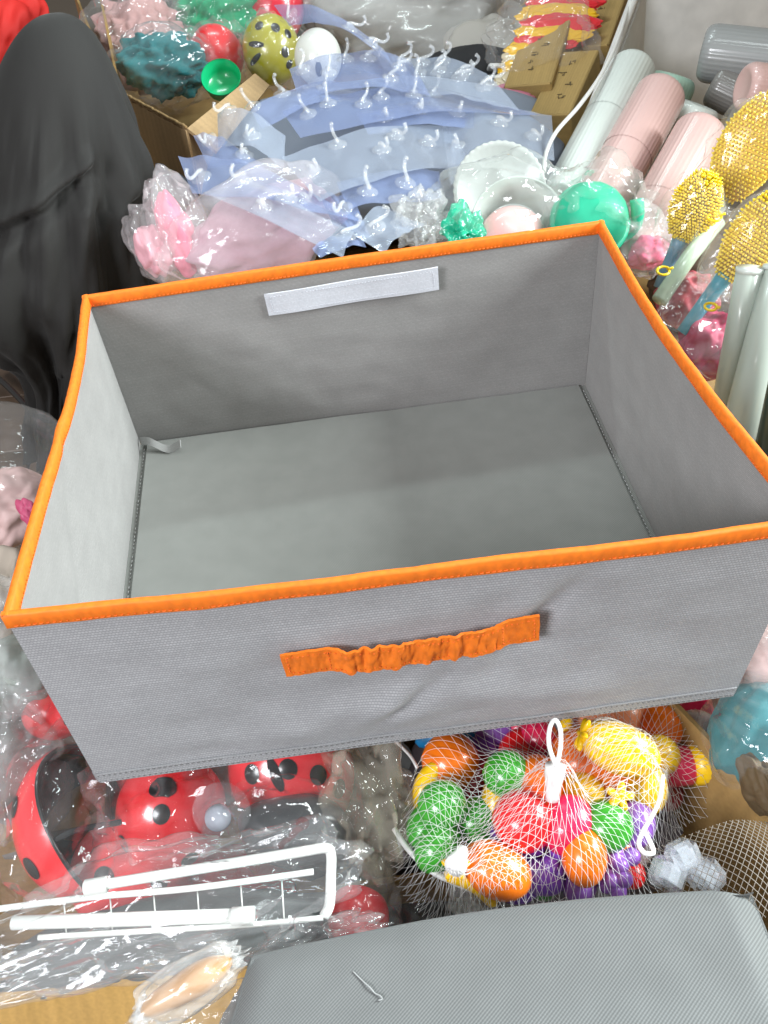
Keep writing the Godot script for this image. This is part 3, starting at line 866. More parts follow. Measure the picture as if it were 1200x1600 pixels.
func toy(kind: String, color: String, label: String, px: float, py: float, r: float, y: float, turn := 0.0, long := 1.0, tilt := 40.0) -> Node3D:
	var p := P(px, py, y)
	var k := per_px(p)
	var rad := r * k * 1.14
	var b := tilted(p, tilt, turn)
	var m: Material = M.toy[color]
	toy_at.append([p, rad, b.x * rad * (long - 1.0)])
	var t := thing("toy_" + kind, label, "toy", Transform3D(b, p), "toy fruit in the net bags")
	match kind:
		"ball":
			put(MB.new().ball(Transform3D(Basis.from_scale(Vector3.ONE * rad)), 30, 18).mesh(), "body", m, t)
			var ring := []
			for q in 37: ring.append(Vector3(cos(TAU * q / 36.0), 0.12, sin(TAU * q / 36.0)) * rad * 0.992)
			put(MB.new().tube(ring, rad * 0.022, 5, null, false).mesh(), "mould_seam", m, t, Transform3D(Basis(Vector3(1, 0, 0.4).normalized(), 0.9)))
		"egg":
			put(MB.new().ball(Transform3D(Basis.from_scale(Vector3(rad * long, rad, rad))), 30, 18, func(s: Vector3) -> float: return 1.0 + 0.06 * s.x).mesh(), "body", m, t)
			var ring2 := []
			for q in 37: ring2.append(Vector3(0.0, cos(TAU * q / 36.0), sin(TAU * q / 36.0)) * rad * 0.995)
			put(MB.new().tube(ring2, rad * 0.03, 5, null, false).mesh(), "mould_seam", m, t)
		"squash":
			put(MB.new().ball(Transform3D(Basis.from_scale(Vector3(rad * long, rad, rad))), 72, 20, func(s: Vector3) -> float: return 1.0 + 0.045 * cos(atan2(s.y, s.z) * 10.0) * (1.0 - s.x * s.x)).mesh(), "body", m, t)
			for q in 6:
				var a := TAU * q / 6.0
				put(MB.new().ball(Transform3D(Basis(Vector3(1, 0, 0), a) * Basis.from_scale(Vector3(rad * 0.16, rad * 0.42, rad * 0.16)), Vector3(-rad * long * 0.93, cos(a) * rad * 0.36, sin(a) * rad * 0.36)), 10, 8).mesh(), "crown_leaf", m, t)
		"banana":
			var pts := []
			for q in 15:
				var a := lerpf(-0.9, 0.9, q / 14.0)
				pts.append(Vector3(sin(a) * rad * long, 0.0, (1.0 - cos(a)) * rad * long * 0.9))
			put(MB.new().tube(pts, rad, 12, func(s: float) -> float: return 0.16 + 0.84 * pow(sin(PI * clampf(s * 0.96 + 0.02, 0, 1)), 0.45)).mesh(), "body", m, t)
		"grapes":
			var g := RandomNumberGenerator.new(); g.seed = int(px * 7 + py)
			for q in 13:
				var d := Vector3(g.randf_range(-1, 1) * long, g.randf_range(0.1, 0.5), g.randf_range(-0.9, 0.9)) * rad * 0.72
				put(MB.new().ball(Transform3D(Basis.from_scale(Vector3.ONE * rad * 0.42), d), 14, 9).mesh(), "grape", m, t)
		"cone":
			put(MB.new().lathe(Transform3D(Basis(Vector3(0, 0, 1), -PI / 2)), [Vector2(0, -rad * long), Vector2(rad * 0.30, -rad * long * 0.92), Vector2(rad * 0.72, -rad * long * 0.4), Vector2(rad, rad * long * 0.3), Vector2(rad * 0.9, rad * long * 0.66), Vector2(rad * 0.5, rad * long * 0.88), Vector2(0, rad * long * 0.9)], 28).mesh(), "body", m, t)
			put(MB.new().lathe(Transform3D(Basis(Vector3(0, 0, 1), -PI / 2)), [Vector2(rad * 0.3, rad * long * 0.88), Vector2(rad * 0.25, rad * long * 1.1), Vector2(0, rad * long * 1.12)], 14).mesh(), "stalk", M.toy.green, t)
		"bottle":
			var xf := Transform3D(Basis(Vector3(0, 0, 1), -PI / 2))
			put(MB.new().lathe(xf, [Vector2(0, -rad * long), Vector2(rad * 0.85, -rad * long), Vector2(rad, -rad * long * 0.9), Vector2(rad, rad * long * 0.1), Vector2(rad * 0.8, rad * long * 0.22)], 28).mesh(), "body", m, t)
			put(MB.new().lathe(xf, [Vector2(rad * 0.8, rad * long * 0.18), Vector2(rad * 1.04, rad * long * 0.2), Vector2(rad * 1.04, rad * long * 0.88), Vector2(rad * 0.9, rad * long * 0.97), Vector2(0, rad * long)], 40, func(a: float, _s: float) -> float: return 1.0 + 0.02 * cos(a * 20.0)).mesh(), "cap", M.toy.yellow, t)
		"block":
			put(MB.new().box(Transform3D(), Vector3(rad * 2.0 * long, rad * 1.6, rad * 1.7), rad * 0.22).mesh(false), "body", m, t)
		"stalk":
			for q in 5:
				var a := TAU * q / 5.0
				put(MB.new().ball(Transform3D(Basis(Vector3.UP, a) * Basis.from_scale(Vector3(rad * 0.62, rad * 0.5, rad * 0.30)), Vector3(cos(a), 0.0, -sin(a)) * rad * 0.45), 12, 8).mesh(), "leaf", m, t)
	return t

func build_toys():
	var f := -0.075
	toy("cone", "blue", "blue pointed toy fruit tucked under the bin's lower edge", 704, 1143, 27, f - 0.02, 12, 1.9)
	toy("egg", "violet", "violet egg shaped toy between the blue one and the magenta one", 768, 1143, 29, f - 0.02, 10, 1.2)
	toy("egg", "magenta", "magenta toy fruit at the bin's edge, left of the white rope loop", 818, 1135, 30, f - 0.02, 20, 1.2)
	toy("ball", "magenta", "magenta toy ball just left of the white rope loop", 842, 1153, 27, f, 0)
	toy("egg", "red", "red egg shaped toy below the magenta ball", 808, 1175, 26, f - 0.01, 60, 1.2)
	toy("ball", "orange", "big orange toy ball at the net heap's far left", 704, 1190, 40, f, 0)
	toy("egg", "purple", "dark purple toy between the big orange ball and the green ball", 748, 1185, 28, f - 0.025, 40, 1.2)
	toy("egg", "maroon", "dark red toy deep between two green balls", 740, 1226, 40, f - 0.025, 70, 1.15)
	toy("ball", "green", "green toy ball in the middle, left of the white net clasp", 792, 1210, 33, f + 0.02, 0)
	toy("ball", "orange", "orange toy ball behind the white net clasp", 838, 1226, 41, f + 0.01, 0)
	toy("banana", "yellow", "small yellow toy banana standing beside the rope loop", 882, 1142, 10, f + 0.005, 80, 2.4)
	toy("squash", "yellow", "ribbed yellow toy squash with a leafy crown, topmost of the heap", 968, 1170, 33, f + 0.05, -26, 1.75)
	toy("egg", "orange", "large orange toy fruit under the ribbed yellow squash", 925, 1190, 50, f + 0.005, -12, 1.3)
	toy("ball", "yellow", "round yellow toy just below the large orange fruit", 910, 1238, 30, f + 0.01, 0)
	toy("stalk", "yellow", "little yellow star shaped toy leaf right above a green ball", 968, 1245, 20, f + 0.04, 0)
	toy("egg", "yellow", "pale yellow toy pear right below the small clasp", 1012, 1235, 27, f + 0.01, 82, 1.35)
	toy("ball", "yellow", "yellow toy ball right of the ribbed squash", 1030, 1180, 28, f + 0.01, 0)
	toy("ball", "orange", "shiny orange toy ball beside the clear one", 1034, 1134, 32, f, 0)
	toy("egg", "orange", "orange toy fruit at the bin's edge left of a red block", 1004, 1108, 32, f - 0.03, 0, 1.3)
	toy("egg", "salmon", "salmon coloured toy fruit behind the ribbed squash", 950, 1126, 44, f - 0.01, 10, 1.3)
	toy("block", "magenta", "magenta toy block at the net heap's upper end", 1072, 1100, 24, f - 0.02, 4, 1.3)
	toy("egg", "clear", "cloudy colourless toy fruit beside the shiny orange ball", 1086, 1142, 29, f - 0.01, -10, 1.15)
	toy("bottle", "magenta", "red toy bottle with a yellow screw cap", 1070, 1196, 27, f - 0.01, 2, 1.55)
	toy("ball", "green", "green toy ball above the net's lower left clasp", 691, 1258, 34, f + 0.015, 0)
	toy("banana", "yellow", "yellow toy banana along the net heap's left border", 661, 1238, 15, f, 78, 3.4)
	toy("egg", "yellow", "yellow toy fruit between the red ball and the maroon one", 776, 1256, 22, f, 80, 1.8)
	toy("ball", "red", "big red toy ball below and left of the white clasp", 818, 1282, 43, f + 0.025, 0)
	toy("egg", "magenta", "pinkish red toy fruit right under the white clasp", 886, 1292, 38, f + 0.02, 60, 1.1)
	toy("ball", "green", "green toy ball below the yellow star leaf", 948, 1290, 36, f + 0.02, 0)
	toy("egg", "violet", "violet toy fruit next to the rope loop's lower end", 990, 1292, 28, f, 60, 1.2)
	toy("egg", "orange", "short orange toy carrot with a flat end, low in the heap", 913, 1342, 31, f + 0.015, 84, 1.3)
	toy("grapes", "purple", "purple toy grapes left of the short orange carrot", 866, 1330, 34, f, 20, 1.1)
	toy("grapes", "purple", "purple toy grapes below the big red ball", 808, 1340, 40, f - 0.005, -20, 1.3)
	toy("grapes", "violet", "violet toy grapes at the heap's lower right", 958, 1356, 30, f - 0.005, 60, 1.2)
	toy("egg", "purple", "dark purple toy aubergine at the heap's bottom", 838, 1368, 24, f - 0.01, -25, 1.6)
	toy("egg", "orange", "large orange toy fruit at the lower left clasp", 772, 1358, 38, f + 0.01, -30, 1.35)
	toy("banana", "yellow", "yellow toy banana curving under the lower left clasp", 742, 1376, 16, f + 0.005, -35, 3.0)
	toy("stalk", "yellow", "yellow star shaped leaf beside the lower left clasp", 712, 1354, 20, f + 0.025, 10)
	toy("egg", "green", "dark green toy fruit at the heap's lower left border", 682, 1326, 29, f - 0.005, 50, 1.3)
	toy("egg", "green", "shaded green toy fruit between the left green ball and the red ball", 744, 1282, 30, f - 0.01, 30, 1.2)
	toy("ball", "maroon", "dark red toy ball deep below the yellow pear", 1040, 1240, 24, f - 0.05, 0)
	toy("ball", "clear", "cloudy toy ball deep at the heap's lower right", 990, 1330, 24, f - 0.04, 0)
	toy("ball", "violet", "violet toy ball at the heap's bottom between carrot and grapes", 905, 1384, 24, f - 0.02, 0)
	toy("egg", "purple", "purple toy plum at the heap's bottom next to the large orange fruit", 812, 1386, 22, f - 0.02, 15, 1.4)
	toy("ball", "orange", "orange toy ball low between the green ball and the violet fruit", 968, 1326, 22, f - 0.01, 0)
	toy("ball", "red", "red toy ball between the white clasp and the ribbed squash", 880, 1202, 26, f, 0)
	toy("egg", "green", "green toy fruit at the heap's left border above the thick cord", 664, 1296, 26, f - 0.01, 70, 1.3)
	toy("ball", "orange", "orange toy ball deep between the two purple grape bunches", 846, 1350, 26, f - 0.035, 0)
	toy("ball", "yellow", "yellow toy ball deep left of the big red ball", 764, 1312, 26, f - 0.035, 0)
	toy("ball", "red", "red toy ball deep under the left green ball", 716, 1222, 26, f - 0.035, 0)
	toy("ball", "blue", "blue toy ball deep behind the large orange fruit", 880, 1172, 24, f - 0.035, 0)
	toy("ball", "purple", "purple toy ball deep below the small yellow leaf", 952, 1258, 26, f - 0.035, 0)
	toy("ball", "red", "red toy ball deep right of the short orange carrot", 936, 1318, 22, f - 0.035, 0)
	toy("ball", "orange", "orange toy ball deep under the pale yellow pear", 1000, 1262, 24, f - 0.035, 0)
	toy("ball", "yellow", "yellow toy ball deep right under the white clasp's fan", 856, 1262, 22, f - 0.035, 0)
	toy("ball", "violet", "violet toy ball deep at the left border below the banana", 668, 1330, 22, f - 0.035, 0)
	toy("ball", "green", "green toy ball deep between the plum and the aubergine", 850, 1384, 20, f - 0.035, 0)
	toy("ball", "magenta", "magenta toy ball deep beside the rope loop's foot", 902, 1160, 22, f - 0.035, 0)
	toy("ball", "orange", "orange toy ball deep beneath the lower left clasp", 724, 1306, 22, f - 0.035, 0)
	toy("ball", "red", "red toy ball deep at the heap's lower right border", 986, 1366, 20, f - 0.035, 0)
	toy("ball", "yellow", "yellow toy ball deep above the short orange carrot", 920, 1300, 22, f - 0.035, 0)
	nets()

const NG := 84
var nh := PackedFloat32Array()
var net0 := Vector2.ZERO
var nstep := 0.0

func net_height(p: Vector2) -> float:
	var q := (p - net0) / nstep
	q = q.clamp(Vector2.ZERO, Vector2(NG - 1.01, NG - 1.01))
	var i := int(q.x)
	var j := int(q.y)
	var a := q.x - i
	var b := q.y - j
	return lerpf(lerpf(nh[j * NG + i], nh[j * NG + i + 1], a), lerpf(nh[(j + 1) * NG + i], nh[(j + 1) * NG + i + 1], a), b)

func nets():
	var mid := P(865, 1245, -0.07)
	net0 = Vector2(mid.x, mid.z) - Vector2(0.21, 0.21)
	nstep = 0.42 / (NG - 1)
	nh.resize(NG * NG)
	var low := -0.125
	for j in NG:
		for i in NG:
			var p := net0 + Vector2(i, j) * nstep
			var h := low
			for t in toy_at:
				for s in [-0.8, 0.0, 0.8]:
					var c: Vector3 = t[0] + t[2] * s
					var d2: float = (p - Vector2(c.x, c.z)).length_squared()
					var r2: float = t[1] * t[1]
					if d2 < r2: h = maxf(h, c.y + sqrt(r2 - d2) + 0.0022)
			nh[j * NG + i] = h
	# taut: relax upwards only
	for pass_ in 14:
		var o := nh.duplicate()
		for j in range(1, NG - 1):
			for i in range(1, NG - 1):
				var k := j * NG + i
				var av := (o[k - 1] + o[k + 1] + o[k - NG] + o[k + NG]) * 0.25
				nh[k] = maxf(o[k], av)
	net_bag("white net bag gathered into the clasp with an upright rope loop", P(862, 1250, -0.03), P(868, 1198, -0.005), 0.128, 0.118, 78, 0.95, 60)
	net_bag("white net bag gathered into the clasp at the heap's lower left", P(722, 1330, -0.045), P(712, 1352, -0.03), 0.085, 0.075, 54, 0.85, 44)
	net_bag("white net bag gathered into the small clasp right of the ribbed squash", P(1022, 1178, -0.04), P(1010, 1192, -0.028), 0.080, 0.070, 54, 0.85, 46)
	# rope loops
	var lp := []
	for q in [[869, 1198], [858, 1165], [859, 1138], [867, 1125], [875, 1138], [876, 1165], [870, 1198]]: lp.append(P(q[0], q[1], 0.004 + 0.02 * (1198 - q[1]) / 70.0))
	single(MB.new().tube(smooth_path(lp, 6), 0.0019, 7).mesh(), "rope_loop", M.white_plastic, Transform3D(), "white rope loop standing up from the main net clasp", "rope")
	lp = []
	for q in [[1036, 1212], [1030, 1250], [1018, 1276], [1004, 1300], [998, 1318], [1006, 1332], [1018, 1334], [1021, 1328], [1012, 1308], [1006, 1298]]: lp.append(P(q[0], q[1], -0.022))
	single(MB.new().tube(smooth_path(lp, 6), 0.0019, 7).mesh(), "rope_loop", M.white_plastic, Transform3D(), "white rope loop hanging down the heap's side to a narrow eye", "rope")
	lp = []
	for q in [[612, 1152], [640, 1180], [652, 1200]]: lp.append(P(q[0], q[1], -0.07))
	single(MB.new().tube(smooth_path(lp, 6), 0.0016, 7).mesh(), "rope", M.white_plastic, Transform3D(), "thin white cord curving out from under the bin", "rope")
	lp = []
	for q in [[616, 1295], [640, 1330], [675, 1362], [712, 1380], [735, 1390]]: lp.append(P(q[0], q[1], -0.085))
	single(MB.new().tube(smooth_path(lp, 6), 0.0026, 7).mesh(), "rope", M.white_plastic, Transform3D(), "thick white cord along the net heap's lower left border", "rope")

func net_bag(label: String, c: Vector3, tip: Vector3, rx: float, rz: float, n: int, twist: float, steps: int):
	var t := thing("net_bag", label, "net bag", Transform3D(), "white net bags of toy fruit")
	var mb := MB.new()
	var cc := Vector2(tip.x, tip.z)
	var hub := Vector2(c.x, c.z)
	var ell := noise(int(rx * 900) + n, 0.5, 2)
	for fam in [-1.0, 1.0]:
		for k in n:
			var pts := []
			for s in steps + 1:
				var f := pow(float(s) / steps, 1.35)
				var r := lerpf(0.07, 1.0, f)
				if (k % 2 == 1 and r < 0.36) or (k % 4 == 2 and r < 0.18): continue
				var th: float = TAU * k / n + fam * twist * log(r / 0.07) * 0.42
				var dir := Vector2(cos(th), sin(th))
				var wob := 1.0 + 0.10 * ell.get_noise_2d(dir.x * 2.0, dir.y * 2.0)
				var p := hub.lerp(cc, 1.0 - smoothstep(0.0, 0.22, f)) + Vector2(dir.x * rx, dir.y * rz) * r * wob
				var h := net_height(p) + 0.0012
				if f > 0.4 and h < -0.118: break
				h = lerpf(maxf(h, tip.y - 0.001), h, smoothstep(0.0, 0.22, f))
				pts.append(Vector3(p.x, h, p.y))
			if pts.size() > 3: mb.tube(pts, 0.0002, 3, null, false)
	put(mb.mesh(), "netting", M.net, t).set_meta("kind", "stuff")
	var axis := (tip - c).normalized()
	put(MB.new().tube([c.lerp(tip, 0.0), c.lerp(tip, 0.15), c.lerp(tip, 0.4), c.lerp(tip, 0.75), tip, tip + axis * 0.001], 0.0088, 14, func(s: float) -> float: return 0.62 + 0.38 * smoothstep(0.25, 0.7, s)).mesh(), "clasp", M.white_plastic, t)

# ---------------------------------------------------------------- carton flap and clear blocks right of the net heap
func build_front_right():
	var c := thing("open_carton", "open brown carton that holds the net bags of toy fruit", "carton", Transform3D())
	var a := P(1105, 1150, -0.05)
	var b := P(1225, 1275, -0.05)
	var d := (b - a).normalized()
	put(MB.new().slab(func(u: float, v: float) -> Vector3:
		var p := a - d * 0.06 + d * 0.36 * u
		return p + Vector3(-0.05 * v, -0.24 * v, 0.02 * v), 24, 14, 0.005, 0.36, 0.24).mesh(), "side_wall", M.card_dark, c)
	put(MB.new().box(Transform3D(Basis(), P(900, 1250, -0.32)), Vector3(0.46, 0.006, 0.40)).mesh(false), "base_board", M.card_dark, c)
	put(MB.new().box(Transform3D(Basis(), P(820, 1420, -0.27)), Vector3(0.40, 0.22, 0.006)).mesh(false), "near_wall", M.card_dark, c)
	single(film_shape(Vector3(0.165, 0.06, 0.12), 401, 0.05, 2.0), "stuffed_bag", plain_mat(lin(0.12, 0.10, 0.11), 0.6), Transform3D(Basis(), P(865, 1240, -0.19)), "dark stuffed bag that props up the toy fruit", "bag")
	# clear blocks in a net
	var n := 0
	var spot := [[1068, 1338, 31, 0.3, "clear toy block with cut corners, upper one in the grey net"], [1043, 1366, 32, 1.0, "clear toy block with a yellow glint, lower left in the grey net"], [1102, 1368, 33, 0.6, "clear toy block half hidden behind the overturned bin's corner"]]
	var glass := film(Color(0.90, 0.93, 0.97), 0.2, 0.04)
	for s in spot:
		var p := P(s[0], s[1], -0.045 - 0.006 * n)
		var k := per_px(p)
		var t := thing("clear_block", s[4], "toy block", Transform3D(Basis(Vector3(0.3, 1, 0.2).normalized(), s[3]) * Basis(Vector3(1, 0, 0), 0.5), p))
		put(MB.new().box(Transform3D(), Vector3(1.5, 1.5, 1.5) * s[2] * k, 0.32 * s[2] * k).mesh(false), "block_shell", glass, t)
		put(MB.new().box(Transform3D(), Vector3(1.0, 1.0, 1.0) * s[2] * k, 0.2 * s[2] * k).mesh(false), "block_core", glass, t)
		n += 1
	var net := MB.new()
	var o := P(1128, 1392, -0.075)
	var nz := noise(402, 9.0, 2)
	for fam in 2:
		for k in 26:
			var pts := []
			for s in 31:
				var u := k / 25.0
				var v := s / 30.0
				var x := (u - 0.5) * 0.13 + (v - 0.5) * 0.06 * (1 if fam == 0 else -1)
				var z := (v - 0.5) * 0.075
				var q := Vector2(x, z)
				var h := 0.042 * exp(-q.length_squared() / 0.0030) - 0.02 * absf(x) * 6.0
				pts.append(o + Vector3(x + 0.015, h + 0.012 + 0.004 * nz.get_noise_2d(x, z), z))
			net.tube(pts, 0.0003, 3, null, false)
	var nb := thing("net_bag", "greyish net bag of clear blocks beside the overturned bin's corner", "net bag", Transform3D())
	put(net.mesh(), "netting", M.net_grey, nb).set_meta("kind", "stuff")
	bag("clear bag lying in the shade below the net heap", 860, 1415, -0.13, 130, 42, 0.03, 403, 35, -8, M.clear, 0.12, 2.6)
	bag("small clear bag below the lower left net clasp", 740, 1405, -0.10, 34, 36, 0.02, 404, 35, 0, M.milky, 0.18, 2.6)
	# teal bag and pink bag at the picture's border
	var p2 := P(1178, 1140, -0.04); var k2 := per_px(p2)
	single(film_shape(Vector3(62 * k2, 0.045, 82 * k2), 405, 0.07, 2.0), "cloth_bundle", fabric(lin(0.03, 0.24, 0.27), 0.01, M.twill, 0.02), Transform3D(tilted(p2, 40, -30), p2), "teal cloth bundle in film beside the bin's near corner", "bundle")
	bag("clear film round the teal bundle", 1178, 1140, -0.038, 76, 94, 0.056, 406, 40, -30, M.clear, 0.08, 2.2)
	p2 = P(1196, 1230, -0.045); k2 = per_px(p2)
	single(film_shape(Vector3(30 * k2, 0.03, 60 * k2), 407, 0.08, 2.4), "cloth_bundle", plain_mat(lin(0.10, 0.065, 0.03), 0.7), Transform3D(tilted(p2, 40, 20), p2), "dark brown bundle between the teal bundle and the carton wall", "bundle")
	p2 = P(1205, 1030, -0.02); k2 = per_px(p2)
	single(film_shape(Vector3(62 * k2, 0.05, 75 * k2), 408, 0.09, 2.2), "cloth_bundle", plain_mat(lin(0.66, 0.40, 0.37), 0.6), Transform3D(tilted(p2, 40, 10), p2), "pale pink bundle in film right of the bin's near corner", "bundle")
	bag("clear film round the pale pink bundle", 1205, 1035, -0.018, 74, 88, 0.06, 409, 40, 10, M.milky, 0.1, 2.4)
	var t3 := thing("stock_carton", "brown carton standing on the tiles beyond the net heap's carton", "carton", Transform3D())
	card_box(t3, Vector3(0.52, -0.45, 0.16), Vector3(0.34, 0.36, 0.36), 0.2, M.card_dark, false)

# ---------------------------------------------------------------- goods at the bin's left, the black garment, the carton of helmets
func blob(called: String, label: String, cat: String, px: float, py: float, y: float, rx: float, ry: float, thick: float, sd: int, mat: Material, tilt := 42.0, roll := 0.0, amp := 0.10, freq := 2.2) -> MeshInstance3D:
	var p := P(px, py, y)
	var k := per_px(p)
	return single(film_shape(Vector3(rx * k, thick, ry * k), sd, amp, freq), called, mat, Transform3D(tilted(p, tilt, roll), p), label, cat)

func build_left_edge():
	var t := thing("stock_carton", "brown carton under the bags at the bin's slanted side", "carton", Transform3D())
	card_box(t, Vector3(-0.47, -0.45, 0.0), Vector3(0.28, 0.27, 0.34), 0.05, M.card_dark, false)
	blob("cloth_bundle", "pale pink bundle with a darker rose fold, in film beside the orange rim", "bundle", 18, 790, -0.03, 62, 60, 0.05, 501, plain_mat(lin(0.62, 0.42, 0.40), 0.6), 42, 0)
	blob("rose_ribbon", "deep rose ribbon poking out of the pale pink bundle", "ribbon", 44, 800, 0.02, 14, 22, 0.008, 502, plain_mat(lin(0.45, 0.06, 0.14), 0.5), 42, 30)
	blob("cloth_bundle", "beige bundle in film below the pale pink one", "bundle", 10, 940, -0.06, 66, 80, 0.05, 503, plain_mat(lin(0.42, 0.35, 0.29), 0.7), 42, 0)
	blob("cloth_bundle", "grey green bundle in film beside the bin's slanted side", "bundle", 34, 1055, -0.08, 62, 60, 0.05, 504, plain_mat(lin(0.30, 0.33, 0.30), 0.7), 42, 10)
	bag("puffed clear bag bulging past the orange rim", 30, 760, -0.02, 96, 116, 0.09, 505, 42, 0, M.clear, 0.07, 1.9)
	bag("shiny clear bag along the bin's slanted side", 16, 1010, -0.06, 96, 116, 0.075, 506, 42, 10, M.milky, 0.14, 2.8)
	bag("clear bag corner folded over the dark trimmed helmet", 40, 1140, -0.09, 78, 66, 0.05, 507, 42, 0, M.clear, 0.18, 3.0)
	# cable and dark frame on the floor
	var cb := []
	for q in [[-10, 540], [22, 560], [50, 600], [72, 650], [80, 690]]: cb.append(P(q[0], q[1], -0.40))
	single(MB.new().tube(smooth_path(cb, 6), 0.009, 10).mesh(), "cable", M.black_plastic, Transform3D(), "black cable hanging past the garment to the tiled floor", "cable")
	cb = []
	for q in [[-10, 585], [20, 612], [52, 650], [66, 690]]: cb.append(P(q[0], q[1], -0.42))
	single(MB.new().tube(smooth_path(cb, 6), 0.007, 10).mesh(), "cable", M.black_plastic, Transform3D(), "thinner black cable lying nearest the tiles", "cable")

func build_garment():
	# black cloth draped over a rounded form
	var mid := P(104, 330, 0.02)
	var h := CAM - mid; h.y = 0; h = h.normalized()
	var x := Vector3.UP.cross(h).normalized()
	var crown := Pn(80, 22, mid, h)
	var foot := Pn(100, 620, mid, h)
	var top_y := crown.y
	var nz := noise(601, 1.0, 3)
	var seg := func(p: Vector2, q0: Vector2, q1: Vector2, w: float) -> float:
		var d := q1 - q0
		var t := clampf((p - q0).dot(d) / d.length_squared(), 0.0, 1.0)
		return exp(-(p - q0 - d * t).length_squared() / (w * w))
	var f := func(a: float, b: float) -> Vector3:
		# b runs from the crown down to the floor; az is the angle from the side that faces the viewer
		var az := TAU * (a - 0.5)
		var yy := lerpf(top_y, -0.45, pow(b, 1.15))
		var down := top_y - yy
		var wr := 0.190 * pow(clampf(down / 0.42, 0.0, 1.0), 0.44) * (1.0 - 0.68 * smoothstep(0.36, 0.62, down))
		var c := Vector3(sin(az), cos(az), 0)
		var p := Vector2(az * 0.15, down)
		var s := smoothstep(0.06, 0.30, down)
		var fold := 0.030 * s * nz.get_noise_3d(c.x * 2.6, c.y * 2.6, down * 1.6)
		fold += 0.016 * s * sin(az * 8.0 + 4.0 * nz.get_noise_3d(c.x, c.y, down * 2.0 + 5.0)) * (0.35 + absf(nz.get_noise_3d(c.x * 2.0, c.y * 2.0, down * 1.2 + 9.0)) * 2.2)
		fold += 0.006 * s * nz.get_noise_3d(c.x * 8.0, c.y * 8.0, down * 9.0)
		# a slung fold across the front with a trough below it, a deep crease at the right, a rolled hem
		fold += 0.017 * seg.call(p, Vector2(0.04, 0.175), Vector2(-0.12, 0.245), 0.012)
		fold -= 0.018 * seg.call(p, Vector2(0.04, 0.198), Vector2(-0.12, 0.272), 0.014)
		fold -= 0.034 * seg.call(p, Vector2(0.125, 0.27), Vector2(0.150, 0.40), 0.014)
		fold += 0.020 * seg.call(p, Vector2(0.085, 0.27), Vector2(0.105, 0.42), 0.018)
		fold += 0.020 * seg.call(p, Vector2(0.02, 0.24), Vector2(-0.03, 0.55), 0.014)
		fold -= 0.016 * seg.call(p, Vector2(0.055, 0.26), Vector2(0.030, 0.55), 0.014)
		fold += 0.022 * seg.call(p, Vector2(0.06, 0.435), Vector2(0.12, 0.405), 0.012)
		fold -= 0.020 * seg.call(p, Vector2(0.06, 0.465), Vector2(0.12, 0.44), 0.016)
		fold += 0.018 * seg.call(p, Vector2(-0.09, 0.27), Vector2(-0.13, 0.5), 0.018)
		var q := crown.lerp(foot, down / (top_y - foot.y)) + (x * sin(az) + h * cos(az)) * (wr + fold)
		q.y = yy
		return q
	var cloth := plain_mat(lin(0.0135, 0.0125, 0.0115), 0.8)
	cloth.rim_enabled = true; cloth.rim = 0.12; cloth.rim_tint = 0.1
	cloth.heightmap_enabled = true; cloth.heightmap_texture = M.twill; cloth.heightmap_scale = 0.03
	cloth.uv1_scale = Vector3(60, 60, 1)
	single(MB.new().grid(f, 140, 110).mesh(), "black_garment", cloth, Transform3D(), "black cloth garment draped in deep folds over a rounded form", "garment")
	# pieces of cloth around it
	var red := plain_mat(lin(0.62, 0.02, 0.015), 0.7)
	blob("red_cloth", "bright red cloth behind the black garment's shoulder", "cloth", 5, 50, 0.02, 70, 90, 0.08, 611, red, 50, 0, 0.10, 2.4)
	blob("blue_cloth", "dark blue cloth hanging behind the black garment", "cloth", -20, 270, -0.05, 60, 70, 0.06, 612, plain_mat(lin(0.012, 0.04, 0.075), 0.8), 60, 0, 0.10, 2.4)
	blob("dark_sack", "black sack on the floor between the garment and the bin", "sack", 165, 440, -0.16, 90, 90, 0.12, 613, plain_mat(lin(0.012, 0.011, 0.012), 0.85), 50, 0, 0.10, 1.8)
	blob("dark_sack", "black sack in the shade left of the garment's hem", "sack", 10, 420, -0.18, 90, 80, 0.10, 614, plain_mat(lin(0.013, 0.012, 0.012), 0.9), 50, 0, 0.10, 1.8)

